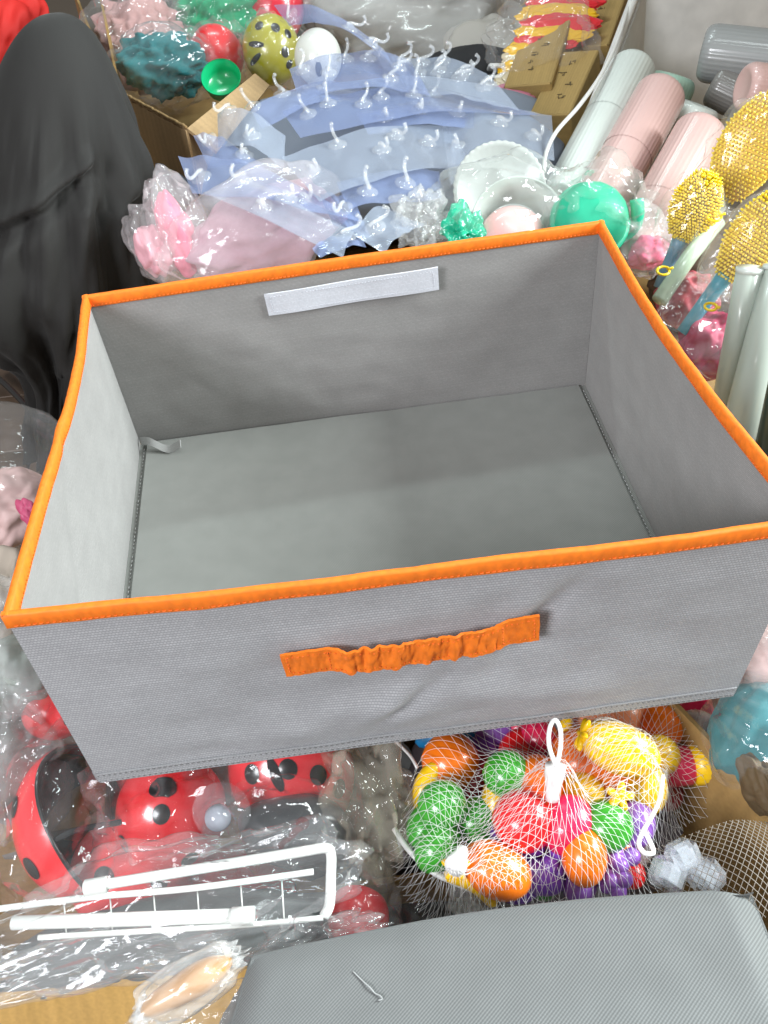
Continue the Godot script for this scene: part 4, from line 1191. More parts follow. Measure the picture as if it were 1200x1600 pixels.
func build_helmet_carton():
	var t := thing("open_carton", "open brown carton of bagged helmets and bath puffs with one flap bent outward", "carton", Transform3D())
	var y := 0.10
	var a := P(188, 148, y)          # near left top corner
	var b := P(292, 204, y)          # near corner
	var c := P(398, 118, y)
	var tear := noise(71, 40.0, 2)
	# near wall, with its flap folded inward along the top
	var wall := func(u: float, v: float) -> Vector3:
		var p := a.lerp(b, u)
		p.y = y + 0.004 * tear.get_noise_1d(u * 0.4) * (1.0 - v) - 0.36 * v
		return p
	put(MB.new().slab(wall, 30, 12, 0.005, 0.2, 0.36).mesh(), "near_wall", M.card, t)
	var inl := (P(300, 130, y) - P(292, 204, y))
	inl.y = 0; inl = inl.normalized()
	put(MB.new().slab(func(u: float, v: float) -> Vector3:
		return a.lerp(b, u) + Vector3(0, 0.003 + 0.002 * tear.get_noise_1d(u * 0.5), 0) + inl * (0.085 * v) + Vector3(0, -0.035 * v, 0), 24, 10, 0.004, 0.2, 0.08).mesh(), "folded_flap", M.card, t)
	# side wall and the flap bent outward
	put(MB.new().slab(func(u: float, v: float) -> Vector3:
		var p := b.lerp(c, u); p.y = y - 0.36 * v
		return p, 20, 12, 0.005, 0.25, 0.36).mesh(), "side_wall", M.card, t)
	put(MB.new().slab(func(u: float, v: float) -> Vector3:
		var p := b.lerp(c, u) + Vector3(0, 0.002, 0)
		return p + Vector3(0.045, -0.036, 0.026) * v * (1.0 - 0.45 * u), 24, 8, 0.005, 0.25, 0.06).mesh(), "bent_flap", M.card, t)
	var core := []
	for k in 61:
		var q := a.lerp(b, k / 60.0)
		core.append(q + Vector3(0, 0.006 + 0.002 * tear.get_noise_1d(k * 0.4), 0.0))
	put(MB.new().tube(core, 0.0028, 5).mesh(), "torn_edge", M.card_edge, t)
	var l2 := P(170, 40, y)
	put(MB.new().slab(func(u: float, v: float) -> Vector3:
		var p := a.lerp(l2, u); p.y = y + 0.10 * u - 0.30 * v
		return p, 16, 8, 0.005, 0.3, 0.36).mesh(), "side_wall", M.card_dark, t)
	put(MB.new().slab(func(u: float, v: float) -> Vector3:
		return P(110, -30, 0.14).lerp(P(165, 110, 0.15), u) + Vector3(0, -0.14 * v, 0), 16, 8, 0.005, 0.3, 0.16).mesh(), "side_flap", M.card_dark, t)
	blob("stuffed_bag", "dark stuffed bag at the bottom of the helmet carton", "bag", 320, 90, -0.10, 190, 110, 0.12, 701, plain_mat(lin(0.03, 0.03, 0.032), 0.8), 20)
	# helmets in bags
	var h := func(label: String, px: float, py: float, yy: float, r: float, tilt: float, roll: float, col: Color, spots: Array, slots: Array):
		var p := P(px, py, yy)
		helmet(label, p, tilted(p, tilt, roll), r * per_px(p), plastic(col, 0.3), spots, slots, "toy helmets in the far carton")
	blob("bath_puff", "pale pink mesh bath puff in clear film, far left in the carton", "bath puff", 222, 66, 0.10, 62, 60, 0.062, 721, fabric(lin(0.72, 0.42, 0.40), 0.03, M.twill, 0.1), 62, 20, 0.13, 3.4)
	blob("bath_puff", "teal mesh bath puff in clear film leaning on the carton's torn flap", "bath puff", 258, 104, 0.10, 64, 45, 0.06, 722, fabric(lin(0.012, 0.22, 0.24), 0.03, M.twill, 0.1), 62, -10, 0.13, 3.6)
	blob("bath_puff", "bright green mesh bath puff in clear film at the carton's far side", "bath puff", 350, 24, 0.12, 70, 44, 0.06, 723, fabric(lin(0.01, 0.46, 0.20), 0.03, M.twill, 0.1), 62, 10, 0.14, 3.4)
	h.call("small red helmet with black spots between the green and the teal puff", 340, 84, 0.10, 38, 66, 30, lin(0.70, 0.02, 0.025), [[45, 190, 13], [52, 140, 12]], [])
	h.call("olive yellow helmet with black spots and slots", 424, 78, 0.11, 44, 66, 0, lin(0.36, 0.33, 0.02), [[34, 300, 9], [48, 335, 8], [34, 20, 9], [52, 40, 8], [40, 245, 9]], [[10, 44, 190, 5], [22, 56, 150, 5]])
	h.call("white helmet beyond the blue hook sheets", 497, 90, 0.13, 36, 66, 0, lin(0.70, 0.71, 0.66), [], [[15, 45, 90, 8]])
	h.call("crimson helmet at the carton's far corner by the white sack", 428, 12, 0.12, 46, 66, 0, lin(0.60, 0.02, 0.04), [], [])
	var cup := P(350, 136, 0.08)
	single(MB.new().lathe(Transform3D(), [Vector2(0.0, 0.0), Vector2(0.030, 0.0), Vector2(0.034, 0.006), Vector2(0.036, 0.03), Vector2(0.039, 0.032), Vector2(0.038, 0.034)], 32).mesh(), "green_cup", plastic(lin(0.01, 0.50, 0.20)), Transform3D(tilted(cup, 40, 0), cup), "small bright green cup under the carton's bent flap", "cup")
	bag("clear bag round the pale pink bath puff", 222, 64, 0.10, 80, 78, -1.0, 711, 45, 0, null, 0.13, 2.6)
	bag("clear bag round the teal bath puff", 260, 106, 0.10, 80, 58, -1.0, 712, 52, 8, null, 0.12, 2.6)
	bag("clear bag round the bright green bath puff", 345, 24, 0.12, 82, 74, -1.0, 713, 45, 0, null, 0.15, 2.6)
	bag("clear bag round the small red helmet", 342, 84, 0.10, 48, 46, -1.0, 714, 50, 0, null, 0.12, 2.4)
	bag("clear bag round the olive yellow helmet", 424, 78, 0.11, 54, 54, -1.0, 715, 50, 0, null, 0.12, 2.4)

# ---------------------------------------------------------------- blue film strips with suction hooks
func make_hook() -> Node3D:
	var t := Node3D.new()
	t.name = "suction_hook"
	var cup := MeshInstance3D.new(); cup.name = "cup"
	cup.mesh = MB.new().lathe(Transform3D(), [Vector2(0.0195, 0.0), Vector2(0.0185, 0.003), Vector2(0.013, 0.006), Vector2(0.0085, 0.0075), Vector2(0.0075, 0.012), Vector2(0.0, 0.013)], 22).mesh()
	cup.material_override = M.hook_clear
	t.add_child(cup)
	var hk := MeshInstance3D.new(); hk.name = "hook"
	hk.mesh = MB.new().tube(smooth_path([Vector3(0, 0.010, -0.010), Vector3(0, 0.014, 0.0), Vector3(0, 0.014, 0.014), Vector3(0, 0.017, 0.026), Vector3(0, 0.027, 0.031), Vector3(0, 0.035, 0.024)], 4), 0.0034, 7, func(s: float) -> float: return 1.0 if s < 0.96 else 1.3).mesh()
	hk.material_override = M.hook_glass
	t.add_child(hk)
	return t

func hook_strip(label: String, c: Array, hs: Array, mat: Material, hooks: Array, sd: int, bow := 0.01):
	# c: four picture corners, hs: their heights; hooks: [along, across, turn]
	var q := []
	for k in 4: q.append(P(c[k][0], c[k][1], hs[k]))
	var nz := noise(sd, 1.4, 2)
	var f := func(a: float, b: float) -> Vector3:
		var p: Vector3 = q[0].lerp(q[1], a).lerp(q[3].lerp(q[2], a), b)
		return p + Vector3(0, bow * sin(PI * a) + 0.006 * nz.get_noise_2d(a * 1.4, b * 0.5), 0)
	var t := thing("hook_strip", label, "plastic strip", Transform3D(), "blue film strips of suction hooks")
	put(MB.new().slab(f, 40, 12, 0.0009).mesh(), "film", mat, t)
	for hk in hooks:
		var p: Vector3 = f.call(hk[0], hk[1])
		var x: Vector3 = (f.call(minf(hk[0] + 0.03, 1.0), hk[1]) - p).normalized()
		var z: Vector3 = f.call(hk[0], minf(hk[1] + 0.06, 1.0)) - p
		var n := z.cross(x).normalized()
		if n.dot(CAM - p) < 0.0: n = -n
		var b := Basis(x, n, x.cross(n))
		var h := proto_hook.duplicate()
		h.name = numbered(t, "suction_hook")
		t.add_child(h, true)
		h.transform = Transform3D(b * Basis(Vector3.UP, deg_to_rad(hk[2])) * Basis.from_scale(Vector3.ONE * 0.78 * (hk[3] if hk.size() > 3 else 1.0)), p + n * 0.0008)

var proto_hook: Node3D

func build_hook_sheets():
	M.hook_glass = film(Color(0.96, 0.97, 0.98), 0.22, 0.06)
	proto_hook = make_hook()
	blob("stuffed_bag", "grey blue stuffed bag under the heap of hook strips", "bag", 580, 250, -0.02, 320, 140, 0.10, 801, plain_mat(lin(0.20, 0.23, 0.29), 0.5), 22, 0, 0.05, 1.6)
	blob("dark_filler", "black cushion darkening the hollow beyond the hook strips", "filler", 735, 135, 0.02, 110, 60, 0.07, 802, plain_mat(lin(0.010, 0.010, 0.012), 0.8), 40, 0, 0.05, 1.6)  # black mass put in to make the hollow read as a dark gap
	blob("dark_filler", "dark cushion between the white helmet and the white sack", "filler", 560, 60, 0.02, 100, 50, 0.06, 803, plain_mat(lin(0.03, 0.03, 0.034), 0.8), 40, 0, 0.05, 1.6)  # plain dark mass filling the space
	var B0 = M.blue_film
	var L0 = M.pale_film
	hook_strip("violet tinted hook strip arching up at the far top of the heap", [[428, 8], [600, 78], [622, 112], [452, 40]], [0.20, 0.17, 0.16, 0.18], B0, [[0.10, 0.6, 200], [0.62, 0.8, 160], [0.8, 0.8, 150]], 811, 0.03)
	hook_strip("smooth blue hook strip in front of the white helmet", [[452, 108], [640, 92], [672, 148], [470, 160]], [0.15, 0.14, 0.13, 0.13], B0, [[0.1, 0.2, 150], [0.28, 0.5, 170], [0.45, 0.2, 160], [0.62, 0.3, 140], [0.74, 0.7, 150], [0.85, 0.4, 130]], 812, 0.02)
	hook_strip("hook strip sagging over the black cushion at the heap's far right", [[610, 88], [760, 112], [812, 172], [640, 150]], [0.14, 0.14, 0.12, 0.12], L0, [[0.1, 0.15, 150], [0.2, 0.5, 190], [0.3, 0.2, 130], [0.42, 0.4, 165], [0.52, 0.15, 150], [0.6, 0.5, 120], [0.7, 0.3, 140], [0.8, 0.6, 160], [0.9, 0.4, 140]], 813, 0.01)
	hook_strip("hook strip with its end laid on the carton's bent flap", [[392, 172], [560, 128], [585, 162], [408, 200]], [0.13, 0.12, 0.11, 0.12], B0, [[0.02, 0.0, 170], [0.28, 0.1, 175], [0.62, 0.5, 150]], 814, 0.02)
	hook_strip("broad pale hook strip crossing the middle of the heap", [[440, 175], [700, 140], [840, 182], [470, 218]], [0.12, 0.11, 0.10, 0.11], B0, [[0.1, 0.4, 190], [0.22, 0.3, 170], [0.36, 0.5, 150], [0.5, 0.3, 140], [0.64, 0.4, 160], [0.78, 0.3, 150]], 815, 0.02)
	hook_strip("light blue hook strip with three hooks in a row, upper right", [[556, 178], [742, 168], [740, 198], [576, 210]], [0.115, 0.11, 0.105, 0.11], B0, [[0.22, 0.4, 10], [0.52, 0.4, 5], [0.85, 0.35, -5]], 816, 0.008)
	hook_strip("bright clear hook strip lying tilted against the far carton", [[340, 178], [446, 212], [444, 262], [342, 232]], [0.12, 0.11, 0.10, 0.11], L0, [[0.2, 0.1, 0], [0.55, 0.7, 20]], 817, 0.02)
	hook_strip("hook strip standing up at the heap's left end", [[302, 212], [372, 232], [440, 268], [326, 262]], [0.11, 0.105, 0.10, 0.10], B0, [[0.25, 0.3, 30], [0.7, 0.6, 15]], 818, 0.01)
	hook_strip("large clear hook strip sheet stretched over the heap's middle", [[440, 246], [700, 196], [742, 268], [500, 318]], [0.115, 0.10, 0.095, 0.10], L0, [[0.08, 0.45, 10], [0.3, 0.15, 170], [0.5, 0.5, 0], [0.62, 0.3, 10], [0.8, 0.4, 5]], 819, 0.02)
	hook_strip("clear grey hook strip at the heap's right end", [[690, 190], [862, 180], [866, 250], [704, 290]], [0.10, 0.09, 0.085, 0.09], L0, [[0.1, 0.5, 0], [0.5, 0.3, 20], [0.8, 0.6, 0]], 820, 0.015)
	hook_strip("diagonal hook strip with a bright reflected streak, above the pink bags", [[278, 244], [420, 268], [572, 352], [300, 300]], [0.105, 0.10, 0.09, 0.10], B0, [[0.12, 0.6, 0, 1.1], [0.42, 0.62, 0, 1.1]], 821, 0.01)
	hook_strip("lower hook strip reaching from the pink bags to the bin's rim", [[318, 300], [430, 290], [566, 356], [535, 400]], [0.10, 0.10, 0.085, 0.085], L0, [[0.25, 0.35, 5, 1.1], [0.6, 0.4, 0, 1.1], [0.9, 0.4, 0, 1.1]], 822, 0.008)
	hook_strip("vivid periwinkle hook strip with two large hooks, in front at the rim", [[526, 286], [686, 268], [690, 310], [546, 328]], [0.105, 0.10, 0.095, 0.10], B0, [[0.24, 0.6, 180, 1.05], [0.64, 0.5, 180, 1.05]], 823, 0.006)
	hook_strip("small hook strip tucked under the periwinkle one", [[500, 304], [556, 318], [580, 372], [520, 352]], [0.095, 0.095, 0.085, 0.085], B0, [[0.5, 0.5, 20]], 824, 0.004)
	hook_strip("white glinting hook strip edge at the bin's rim", [[548, 364], [606, 322], [664, 352], [600, 396]], [0.09, 0.09, 0.08, 0.08], L0, [[0.3, 0.4, 60]], 825, 0.01)
	hook_strip("lilac hook strip corner nearest the bin's rim", [[488, 388], [560, 362], [572, 384], [500, 402]], [0.085, 0.085, 0.08, 0.08], B0, [[0.7, 0.2, 90]], 826, 0.004)
	proto_hook.free()

func build_back_middle():
	M.pouch = film(Color(0.95, 0.92, 0.93), 0.18, 0.11, 0.7)
	# pink garments in bags between the garment and the hook strips
	var pinkm := fabric(lin(0.74, 0.44, 0.53), 0.012, M.twill, 0.02)
	blob("pink_bundle", "hot pink folded cloth in a clear bag, standing at the black garment", "bundle", 278, 366, 0.05, 26, 66, 0.03, 901, plain_mat(lin(0.80, 0.18, 0.28), 0.7), 55, 16, 0.09, 1.9)
	blob("pink_bundle", "dusty pink folded cloth lowest beside the black garment", "bundle", 242, 392, 0.03, 30, 40, 0.03, 902, plain_mat(lin(0.66, 0.33, 0.38), 0.7), 50, 20, 0.09, 1.9)
	blob("pink_bundle", "broad rose pink cloth under the diagonal hook strip", "bundle", 400, 368, 0.035, 124, 66, 0.045, 903, pinkm, 45, 14, 0.11, 2.0)
	bag("clear bag with white seams round the hot pink cloth", 280, 352, 0.055, 44, 88, 0.045, 904, 55, 18, M.pouch, 0.11, 2.0)
	bag("clear bag round the dusty pink cloth", 244, 376, 0.035, 46, 66, 0.045, 905, 50, 22, M.pouch, 0.11, 2.0)
	bag("large clear bag with long creases round the rose pink cloth", 392, 360, 0.045, 142, 90, 0.06, 906, 45, 16, M.pouch, 0.11, 2.0)
	M.sleeve0 = film(Color(0.94, 0.96, 0.95), 0.08, 0.07, 0.8)
	# white sack
	blob("white_sack", "big crumpled white plastic sack at the far middle", "sack", 640, 32, 0.06, 168, 104, 0.16, 911, M.white_film, 40, 0, 0.14, 1.9)
	blob("white_bundle", "pale grey bundle inside the big white sack", "bundle", 640, 30, 0.05, 140, 84, 0.12, 912, plain_mat(lin(0.30, 0.30, 0.285), 0.7), 40)
	blob("white_bundle", "beige grey sack between the white sack and the yellow packets", "sack", 770, 105, 0.0, 80, 80, 0.07, 913, plain_mat(lin(0.36, 0.34, 0.31), 0.7), 40)
	# white lacy dish, green and pink ware in a glossy bag
	var p := P(778, 300, 0.08); var k := per_px(p)
	var dish := thing("scalloped_dish", "white plastic dish with a scalloped rim in the glossy bag behind the bin", "dish", Transform3D(tilted(p, 56, 0), p))
	put(MB.new().lathe(Transform3D(), [Vector2(0.0, 0.0), Vector2(34 * k, 0.0), Vector2(46 * k, 0.006), Vector2(66 * k, 0.016), Vector2(72 * k, 0.019), Vector2(71 * k, 0.021), Vector2(64 * k, 0.018), Vector2(44 * k, 0.009), Vector2(0.0, 0.003)], 160, func(a: float, s: float) -> float: return 1.0 + 0.011 * sin(a * 40.0) * smoothstep(0.3, 0.5, s) * (1.0 - smoothstep(0.6, 0.75, s))).mesh(), "bowl", plastic(lin(0.42, 0.44, 0.42), 0.35), dish)
	p = P(810, 352, 0.075); k = per_px(p)
	var tub := thing("white_tub", "white round tub with a rolled rim, its pink inside turned to the viewer", "tub", Transform3D(tilted(p, 48, 0), p))
	put(MB.new().lathe(Transform3D(), [Vector2(52 * k, -0.05), Vector2(72 * k, 0.0), Vector2(75 * k, 0.002), Vector2(75 * k, 0.005), Vector2(72 * k, 0.005), Vector2(50 * k, -0.046)], 60).mesh(), "rim", plastic(lin(0.42, 0.47, 0.43)), tub)
	put(MB.new().ball(Transform3D(Basis.from_scale(Vector3(52 * k, 0.030, 48 * k)), Vector3(-0.008, -0.012, 0.012)), 28, 16).mesh(), "pink_ball", plastic(lin(0.80, 0.42, 0.40)), tub)
	bag("glossy clear bag round the scalloped dish and the white tub", 778, 322, 0.085, 112, 72, 0.075, 921, 48, 0, film(Color(0.95, 0.98, 0.97), 0.12, 0.06, 0.6), 0.10, 2.2)
	blob("green_bag", "small emerald green crumpled bag left of the white tub", "bag", 724, 358, 0.075, 28, 34, 0.02, 922, plastic(lin(0.01, 0.42, 0.24), 0.25), 48, 0, 0.22, 2.6)
	bag("small clear crumpled bag between the periwinkle strip and the green bag", 660, 346, 0.08, 40, 42, 0.03, 923, 48, 0, M.milky, 0.22, 2.8)
	p = P(922, 345, 0.075); k = per_px(p)
	var jug := thing("green_jug", "emerald green plastic jug with a side handle behind the bin's far corner", "jug", Transform3D(tilted(p, 42, 0), p))
	var gm := plain_mat(lin(0.012, 0.42, 0.24), 0.5)
	put(MB.new().lathe(Transform3D(), [Vector2(0.0, 0.040), Vector2(22 * k, 0.040), Vector2(42 * k, 0.034), Vector2(54 * k, 0.020), Vector2(57 * k, 0.006), Vector2(58 * k, -0.02), Vector2(60 * k, -0.06), Vector2(58 * k, -0.09)], 40, func(a: float, s: float) -> float: return 1.0 + 0.02 * sin(a * 14.0) * s).mesh(), "body", gm, jug)
	put(MB.new().lathe(Transform3D(), [Vector2(56 * k, 0.004), Vector2(62 * k, 0.003), Vector2(63 * k, -0.003), Vector2(58 * k, -0.005)], 40).mesh(), "brim", gm, jug)
	rod(jug, "handle", [Vector3(46 * k, -0.03, 0.02), Vector3(70 * k, -0.02, 0.01), Vector3(74 * k, 0.0, 0.0), Vector3(72 * k, 0.012, -0.02)], 0.0095, gm, 12)
	bag("clear bag with hard glints round the emerald green jug", 930, 322, 0.08, 78, 70, 0.075, 925, 46, 0, M.sleeve0, 0.12, 2.4)
	# pink ware at the rim
	blob("pink_pompom", "bright pink fluffy ball in film beside the bin's far corner", "ball", 1012, 396, 0.02, 30, 26, 0.03, 931, plain_mat(lin(0.80, 0.16, 0.28), 0.8), 45)
	bag("hazy clear bag round the bright pink ball", 1000, 380, 0.03, 52, 56, 0.05, 932, 45, 0, M.milky, 0.12, 2.6)

func build_back_right():
	# packets of yellow and red, stacked
	var cols := {"red": lin(0.72, 0.02, 0.03), "yellow": lin(0.85, 0.48, 0.01), "cream": lin(0.62, 0.52, 0.36), "rose": lin(0.55, 0.20, 0.28)}
	var at := [[884, 4, 60, 9, "red", "topmost"], [872, 22, 62, 9, "yellow", "second from the top"], [878, 38, 60, 8, "red", "third from the top"], [868, 52, 58, 8, "yellow", "fourth from the top"], [852, 66, 50, 8, "red", "fifth from the top"], [832, 80, 44, 8, "yellow", "sixth from the top"], [826, 94, 42, 8, "cream", "seventh from the top"], [818, 108, 40, 9, "yellow", "eighth from the top"], [808, 128, 36, 10, "cream", "second from the bottom"], [802, 148, 34, 11, "rose", "lowest"]]
	for k in at.size():
		var a: Array = at[k]
		var p := P(a[0], a[1], 0.14 - k * 0.009)
		var s := per_px(p)
		single(film_shape(Vector3(a[2] * s, a[3] * s * 0.8, 0.032), 940 + k, 0.07, 3.2), "snack_packet", plastic(cols[a[4]], 0.2), Transform3D(tilted(p, 20, -6), p), "%s glossy packet, %s in the stack beside the kraft boxes" % [a[4], a[5]], "packet", "stacked glossy packets")
	bag("clear wrap round the stack of red and yellow packets", 846, 66, 0.11, 86, 82, 0.06, 948, 34, 12, null, 0.12, 2.6)
	var gl := P(775, 105, 0.08)
	single(MB.new().box(Transform3D(), Vector3(0.032, 0.03, 0.008), 0.002).mesh(false), "white_card", plain_mat(lin(0.7, 0.7, 0.69), 0.4), Transform3D(tilted(gl, 60, -5), gl), "small white card left of the packets", "card")
	# kraft boxes with dark print
	kraft_box("tall kraft box with dark print, leaning beside the packets", [862, 62], [828, 168], 0.085, 60, 0.09, 951, 6)
	kraft_box("kraft box half hidden behind the white cord", [908, 110], [862, 210], 0.065, 54, 0.08, 952, 4)
	kraft_box("far kraft box against the white foam panel", [960, -20], [918, 92], 0.11, 52, 0.05, 953, 5)
	# white foam box: back panel and rim
	var t := thing("foam_box", "white foam box that holds the ribbed bottles", "box", Transform3D())
	var fm := plain_mat(lin(0.74, 0.73, 0.70), 0.7)
	fm.albedo_texture = noise_tex(73, 0.05, 0.9, 1.0, 256)
	var e0 := P(1000, -40, 0.22)
	var e1 := P(858, 330, 0.02)
	var bk := P(1330, -60, 0.20)
	put(MB.new().slab(func(u: float, v: float) -> Vector3:
		return e0.lerp(bk, u) + Vector3(0, -0.40 * v, 0.06 * v), 10, 10, 0.02, 0.5, 0.5).mesh(), "back_panel", fm, t)
	put(MB.new().slab(func(u: float, v: float) -> Vector3:
		return e0.lerp(e1, u) + Vector3(0.01, -0.012, 0.0) + Vector3(0.03, -0.30, 0.01) * v, 20, 10, 0.014, 0.5, 0.3).mesh(), "side_panel", fm, t)
	rod(t, "rim_bead", [e0 + Vector3(0.006, 0, 0), e0.lerp(e1, 0.5) + Vector3(0.006, -0.002, 0), e1 + Vector3(0.006, 0, 0)], 0.009, fm, 10)
	# white cord hanging over the edge
	var cd := []
	for q in [[988, -12], [966, 60], [940, 115], [905, 165], [870, 205], [853, 240], [850, 268]]: cd.append(P(q[0], q[1], 0.20 - (q[1] + 12) * 0.00042))
	single(MB.new().tube(smooth_path(cd, 6), 0.0034, 8).mesh(), "cord", plastic(lin(0.70, 0.70, 0.68), 0.4), Transform3D(), "white cord hanging down past the kraft boxes", "cord")
	# ribbed bottles
	var pk := lin(0.66, 0.44, 0.41)
	var wh := lin(0.62, 0.67, 0.63)
	var mint := lin(0.36, 0.54, 0.44)
	bottle("white ribbed bottle next to the foam box's side", [992, 104], [880, 318], 0.13, 0.02, 33, wh)
	bottle("pink ribbed bottle between the white one and the nearer pink one", [1036, 142], [916, 356], 0.125, 0.01, 36, pk)
	bottle("nearer pink ribbed bottle beside the yellow brushes", [1100, 200], [990, 400], 0.115, 0.0, 38, pk)
	bottle("mint green ribbed bottle seen cap up behind the pink ones", [1054, 118], [1000, 260], 0.10, -0.04, 34, mint)
	bottle("pale mint ribbed bottle between the two pink bottles", [1094, 164], [1030, 300], 0.095, -0.04, 32, wh)
	bottle("grey ribbed bottle lying with its round base out, at the foam panel", [1096, 82], [1260, 100], 0.13, 0.12, 38, lin(0.30, 0.31, 0.31), false)
	bottle("pink ribbed bottle with its round base out, at the picture's border", [1160, 136], [1270, 150], 0.125, 0.10, 34, pk, false)
	bottle("dark grey ribbed bottle in the shade of the grey one", [1112, 130], [1240, 190], 0.09, 0.04, 30, lin(0.20, 0.19, 0.18), false)
	bottle("brown grey ribbed bottle deep behind the nearer pink bottle", [1140, 190], [1240, 230], 0.07, 0.03, 32, lin(0.26, 0.24, 0.21), false)
	# brushes in sleeves
	M.sleeve = film(Color(0.93, 0.94, 0.94), 0.06, 0.1, 0.6)
	brush("large yellow bristle brush in a clear sleeve, uppermost of the brushes", [1172, 232], [1085, 390], 0.15, 0.02, 50, 84, lin(0.42, 0.50, 0.50), 961)
	brush("small yellow bristle brush in a sleeve, beside the pink bottle", [1086, 322], [1030, 450], 0.12, 0.02, 36, 54, lin(0.20, 0.36, 0.50), 962)
	brush("yellow bristle brush with a bright blue handle, lowest of the brushes", [1182, 366], [1066, 520], 0.12, 0.0, 40, 80, lin(0.04, 0.30, 0.42), 963)
	var md := []
	for q in [[1122, 345], [1078, 400], [1030, 470]]: md.append(P(q[0], q[1], 0.10 - (q[1] - 345) * 0.0005))
	single(MB.new().tube(md, 0.0105, 12).mesh(), "mint_handle", plastic(lin(0.50, 0.62, 0.48)), Transform3D(), "pale mint plastic handle running down to the bin's rim", "handle")
	tie("yellow twist tie round the small brush's sleeve", 1036, 424, 0.085, 10, 30)
	tie("yellow twist tie round the large brush's handle", 1116, 340, 0.115, 11, 30)
	tie("bright yellow twist tie round the blue handle", 1110, 480, 0.075, 9, -10)

func kraft_box(label: String, top: Array, low: Array, y: float, w: float, d: float, sd: int, marks: int):
	var a := P(top[0], top[1], y)
	var b := P(low[0], low[1], y - 0.05)
	var k := per_px(a)
	var len := a.distance_to(b)
	var z := (b - a).normalized()
	var x := Vector3.UP.cross(z).normalized()
	if x.x < 0: x = -x
	var n := z.cross(x)
	var bs := Basis(x, n, x.cross(n)) * Basis(Vector3(0, 0, 1), 0.12)
	var t := thing("kraft_box", label, "box", Transform3D(bs, (a + b) * 0.5), "brown kraft boxes")
	put(MB.new().box(Transform3D(), Vector3(w * k * 1.15, d, len), 0.0025).mesh(false), "body", M.kraft, t)
	var g := RandomNumberGenerator.new(); g.seed = sd
	var ink := MB.new()
	for m in marks:
		var c := Vector3((g.randf() - 0.5) * w * k * 0.4, d * 0.5 + 0.0006, (float(m) / marks - 0.42) * len * 0.7)
		for s in 5:
			var o := c + Vector3(g.randf_range(-0.006, 0.006), 0, g.randf_range(-0.006, 0.006))
			ink.box(Transform3D(Basis(Vector3.UP, PI / 2 * (g.randi() % 2) + 0.1), o + Vector3(0, 0.0001 * s, 0)), Vector3(g.randf_range(0.005, 0.011), 0.0008, 0.0012))
	put(ink.mesh(false), "dark_print", M.ink, t)

func bottle(label: String, top: Array, low: Array, yt: float, yl: float, r: float, col: Color, ribs_top := true):
	var a := P(top[0], top[1], yt)
	var b := P(low[0], low[1], yl)
	var k := per_px(a)
	var y := (a - b).normalized()
	var x := y.cross(CAM - a).normalized()
	var t := thing("ribbed_bottle", label, "bottle", Transform3D(Basis(x, y, x.cross(y)), b), "pastel ribbed bottles in the foam box")
	var len := a.distance_to(b)
	var rr := r * k * 1.1
	var m := plastic(col, 0.38)
	var split := len - rr * 3.6 if ribs_top else len * 0.3
	var cap := [Vector2(rr, split + 0.001)]
	for q in 9:
		var an := PI / 2 * q / 8.0
		cap.append(Vector2(rr * (0.70 + 0.30 * cos(an)) if q < 8 else rr * 0.68, len - rr * 0.42 + rr * 0.42 * sin(an)))
	cap.append(Vector2(rr * 0.60, len - 0.001)); cap.append(Vector2(0, len - 0.0035))
	put(MB.new().lathe(Transform3D(), cap, 180, func(an: float, s: float) -> float: return 1.0 + (0.005 if ribs_top else 0.005) * cos(an * 36.0) * (1.0 - smoothstep(0.8, 1.0, s))).mesh(), "cap", m, t)
	put(MB.new().lathe(Transform3D(), [Vector2(0, 0), Vector2(rr * 0.93, 0.0), Vector2(rr * 0.98, 0.004), Vector2(rr * 0.985, 0.010), Vector2(rr * 0.985, 0.014), Vector2(rr * 0.985, split - 0.004), Vector2(rr * 0.985, split + 0.0005), Vector2(rr * 0.98, split + 0.0035), Vector2(0, split + 0.004)], 180, func(an: float, _s: float) -> float: return 1.0 + (0.0045 if ribs_top else 0.004) * cos(an * 36.0)).mesh(), "body", m, t)

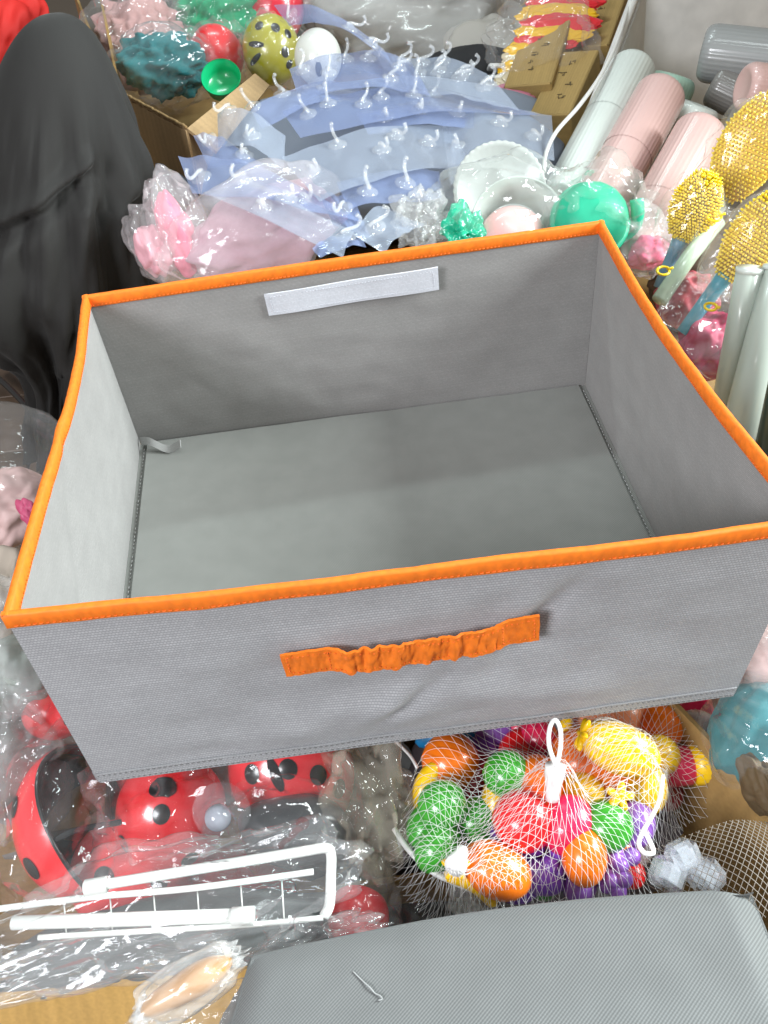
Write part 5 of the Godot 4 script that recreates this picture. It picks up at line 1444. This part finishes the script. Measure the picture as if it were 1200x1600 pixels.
func brush(label: String, head: Array, low: Array, yh: float, yl: float, rw: float, rl: float, hcol: Color, sd: int):
	var a := P(head[0], head[1], yh)
	var b := P(low[0], low[1], yl)
	var k := per_px(a)
	var z := (b - a).normalized()
	var n0 := (CAM - a).normalized()
	var x := n0.cross(z).normalized()
	var n := z.cross(x)
	var t := thing("bath_brush", label, "brush", Transform3D(Basis(x, n, z), a), "yellow bristle brushes in clear sleeves")
	var w := rw * k
	var l := rl * k
	put(MB.new().ball(Transform3D(Basis.from_scale(Vector3(w, 0.012, l))), 30, 14).mesh(), "head", plastic(lin(0.88, 0.62, 0.02), 0.5), t)
	var g := RandomNumberGenerator.new(); g.seed = sd
	var br := MB.new()
	for i in range(-9, 10):
		for j in range(-13, 14):
			var u := (i + 0.5 * (j & 1)) / 9.0
			var v := j / 13.0
			if u * u + v * v > 0.98: continue
			var hgt := 0.012 * sqrt(1.0 - 0.98 * (u * u + v * v))
			var o := Vector3(u * w, hgt, v * l)
			var d := Vector3(u * 0.6 + g.randf_range(-0.15, 0.15), 1.0, v * 0.5 + g.randf_range(-0.15, 0.15)).normalized()
			br.tube([o, o + d * 0.004, o + d * (0.0062 + g.randf() * 0.002)], 0.0022, 5, func(s: float) -> float: return 1.0 - 0.35 * s)
	put(br.mesh(), "bristles", plastic(lin(0.92, 0.68, 0.015), 0.45), t).set_meta("kind", "stuff")
	var len := a.distance_to(b)
	put(MB.new().tube([Vector3(0, 0, l * 0.9), Vector3(0, -0.002, l * 1.2), Vector3(0, -0.003, lerpf(l, len, 0.5)), Vector3(0, 0, len)], 0.0085, 12, func(s: float) -> float: return 1.0 + 0.35 * (1.0 - s)).mesh(), "handle", plastic(hcol, 0.3), t)
	single(film_shape(Vector3(l * 1.5, 0.030, w * 1.32), sd + 30, 0.10, 1.8, -0.7), "plastic_bag", M.sleeve, Transform3D(Basis(z, n, -x), a + z * l * 0.25), "clear sleeve " + label.replace(" in a clear sleeve", "").replace(" in a sleeve", "").insert(0, "round the "), "plastic bag")

func tie(label: String, px: float, py: float, y: float, r: float, roll: float):
	var p := P(px, py, y)
	var k := per_px(p)
	var ring := []
	for q in 20: ring.append(Vector3(cos(TAU * q / 18.0) * r * k, 0.0015 * q / 18.0, sin(TAU * q / 18.0) * r * k * 0.9))
	ring.append(Vector3(r * k * 1.4, 0.004, r * k * 0.7))
	single(MB.new().tube(ring, 0.0017, 6).mesh(), "twist_tie", plastic(lin(0.85, 0.60, 0.01), 0.3), Transform3D(tilted(p, 10, roll), p), label, "twist tie")

func build_right_edge():
	# dark wrapped goods and pale tubes past the right rim
	blob("red_bundle", "dark red bundle in film between the brush handles and the rim", "bundle", 1072, 468, 0.0, 44, 40, 0.04, 971, plain_mat(lin(0.36, 0.045, 0.06), 0.6), 45, 0, 0.10, 2.4)
	blob("red_bundle", "crimson bundle in film beside the pale tubes", "bundle", 1106, 540, -0.02, 46, 50, 0.04, 972, plain_mat(lin(0.32, 0.02, 0.07), 0.6), 45, 0, 0.10, 2.4)
	bag("murky clear film over the two dark red bundles", 1096, 510, 0.005, 76, 92, 0.05, 973, 45, -30, M.clear, 0.12, 2.4)
	blob("brown_bundle", "dark brown bundle deep under the brushes", "bundle", 1120, 440, -0.05, 110, 80, 0.05, 974, plain_mat(lin(0.10, 0.07, 0.045), 0.8), 40)
	var tubes := [[[1172, 420], [1130, 640], 19, "slim pale tube standing next to the dark red bundles"], [[1222, 420], [1150, 690], 27, "thick pale tube at the picture's border beside the orange rim"], [[1240, 520], [1196, 720], 20, "dark green tube behind the thick pale tube"]]
	for k in 3:
		var q: Array = tubes[k]
		var a := P(q[0][0], q[0][1], 0.12)
		var b := P(q[1][0], q[1][1], -0.05)
		var s := per_px(b)
		var t := thing("plastic_tube", q[3], "tube", Transform3D())
		put(MB.new().tube([a, a.lerp(b, 0.5), b], q[2] * s, 20).mesh(), "pipe", plastic(lin(0.42, 0.47, 0.42) if k < 2 else lin(0.03, 0.06, 0.055), 0.35), t)
		put(MB.new().tube([a.lerp(b, -0.01), a.lerp(b, 0.02)], q[2] * s * 1.05, 20).mesh(), "collar", plastic(lin(0.55, 0.60, 0.56) if k < 2 else lin(0.03, 0.06, 0.055), 0.35), t)
	var t9 := thing("stock_carton", "tall brown carton out of view, shading the goods at the far right", "carton", Transform3D())  # out of view, placed to keep right-hand light off bottles and brushes
	card_box(t9, Vector3(1.25, -0.45, -0.85), Vector3(0.40, 1.12, 0.85), 0.0, M.card_dark, false)
	var t2 := thing("stock_carton", "brown carton under the bottles and brushes", "carton", Transform3D())
	card_box(t2, Vector3(0.66, -0.45, -0.52), Vector3(0.50, 0.33, 0.62), -0.12, M.card_dark, false)
	var t3 := thing("stock_carton", "wide brown carton under the hook strips", "carton", Transform3D())
	card_box(t3, Vector3(0.0, -0.45, -0.66), Vector3(0.74, 0.29, 0.60), 0.0, M.card_dark, false)
	var t4 := thing("stock_carton", "brown carton at the far end under the white sack", "carton", Transform3D())
	card_box(t4, Vector3(0.25, -0.45, -1.45), Vector3(1.6, 0.40, 0.80), 0.0, M.card_dark, false)
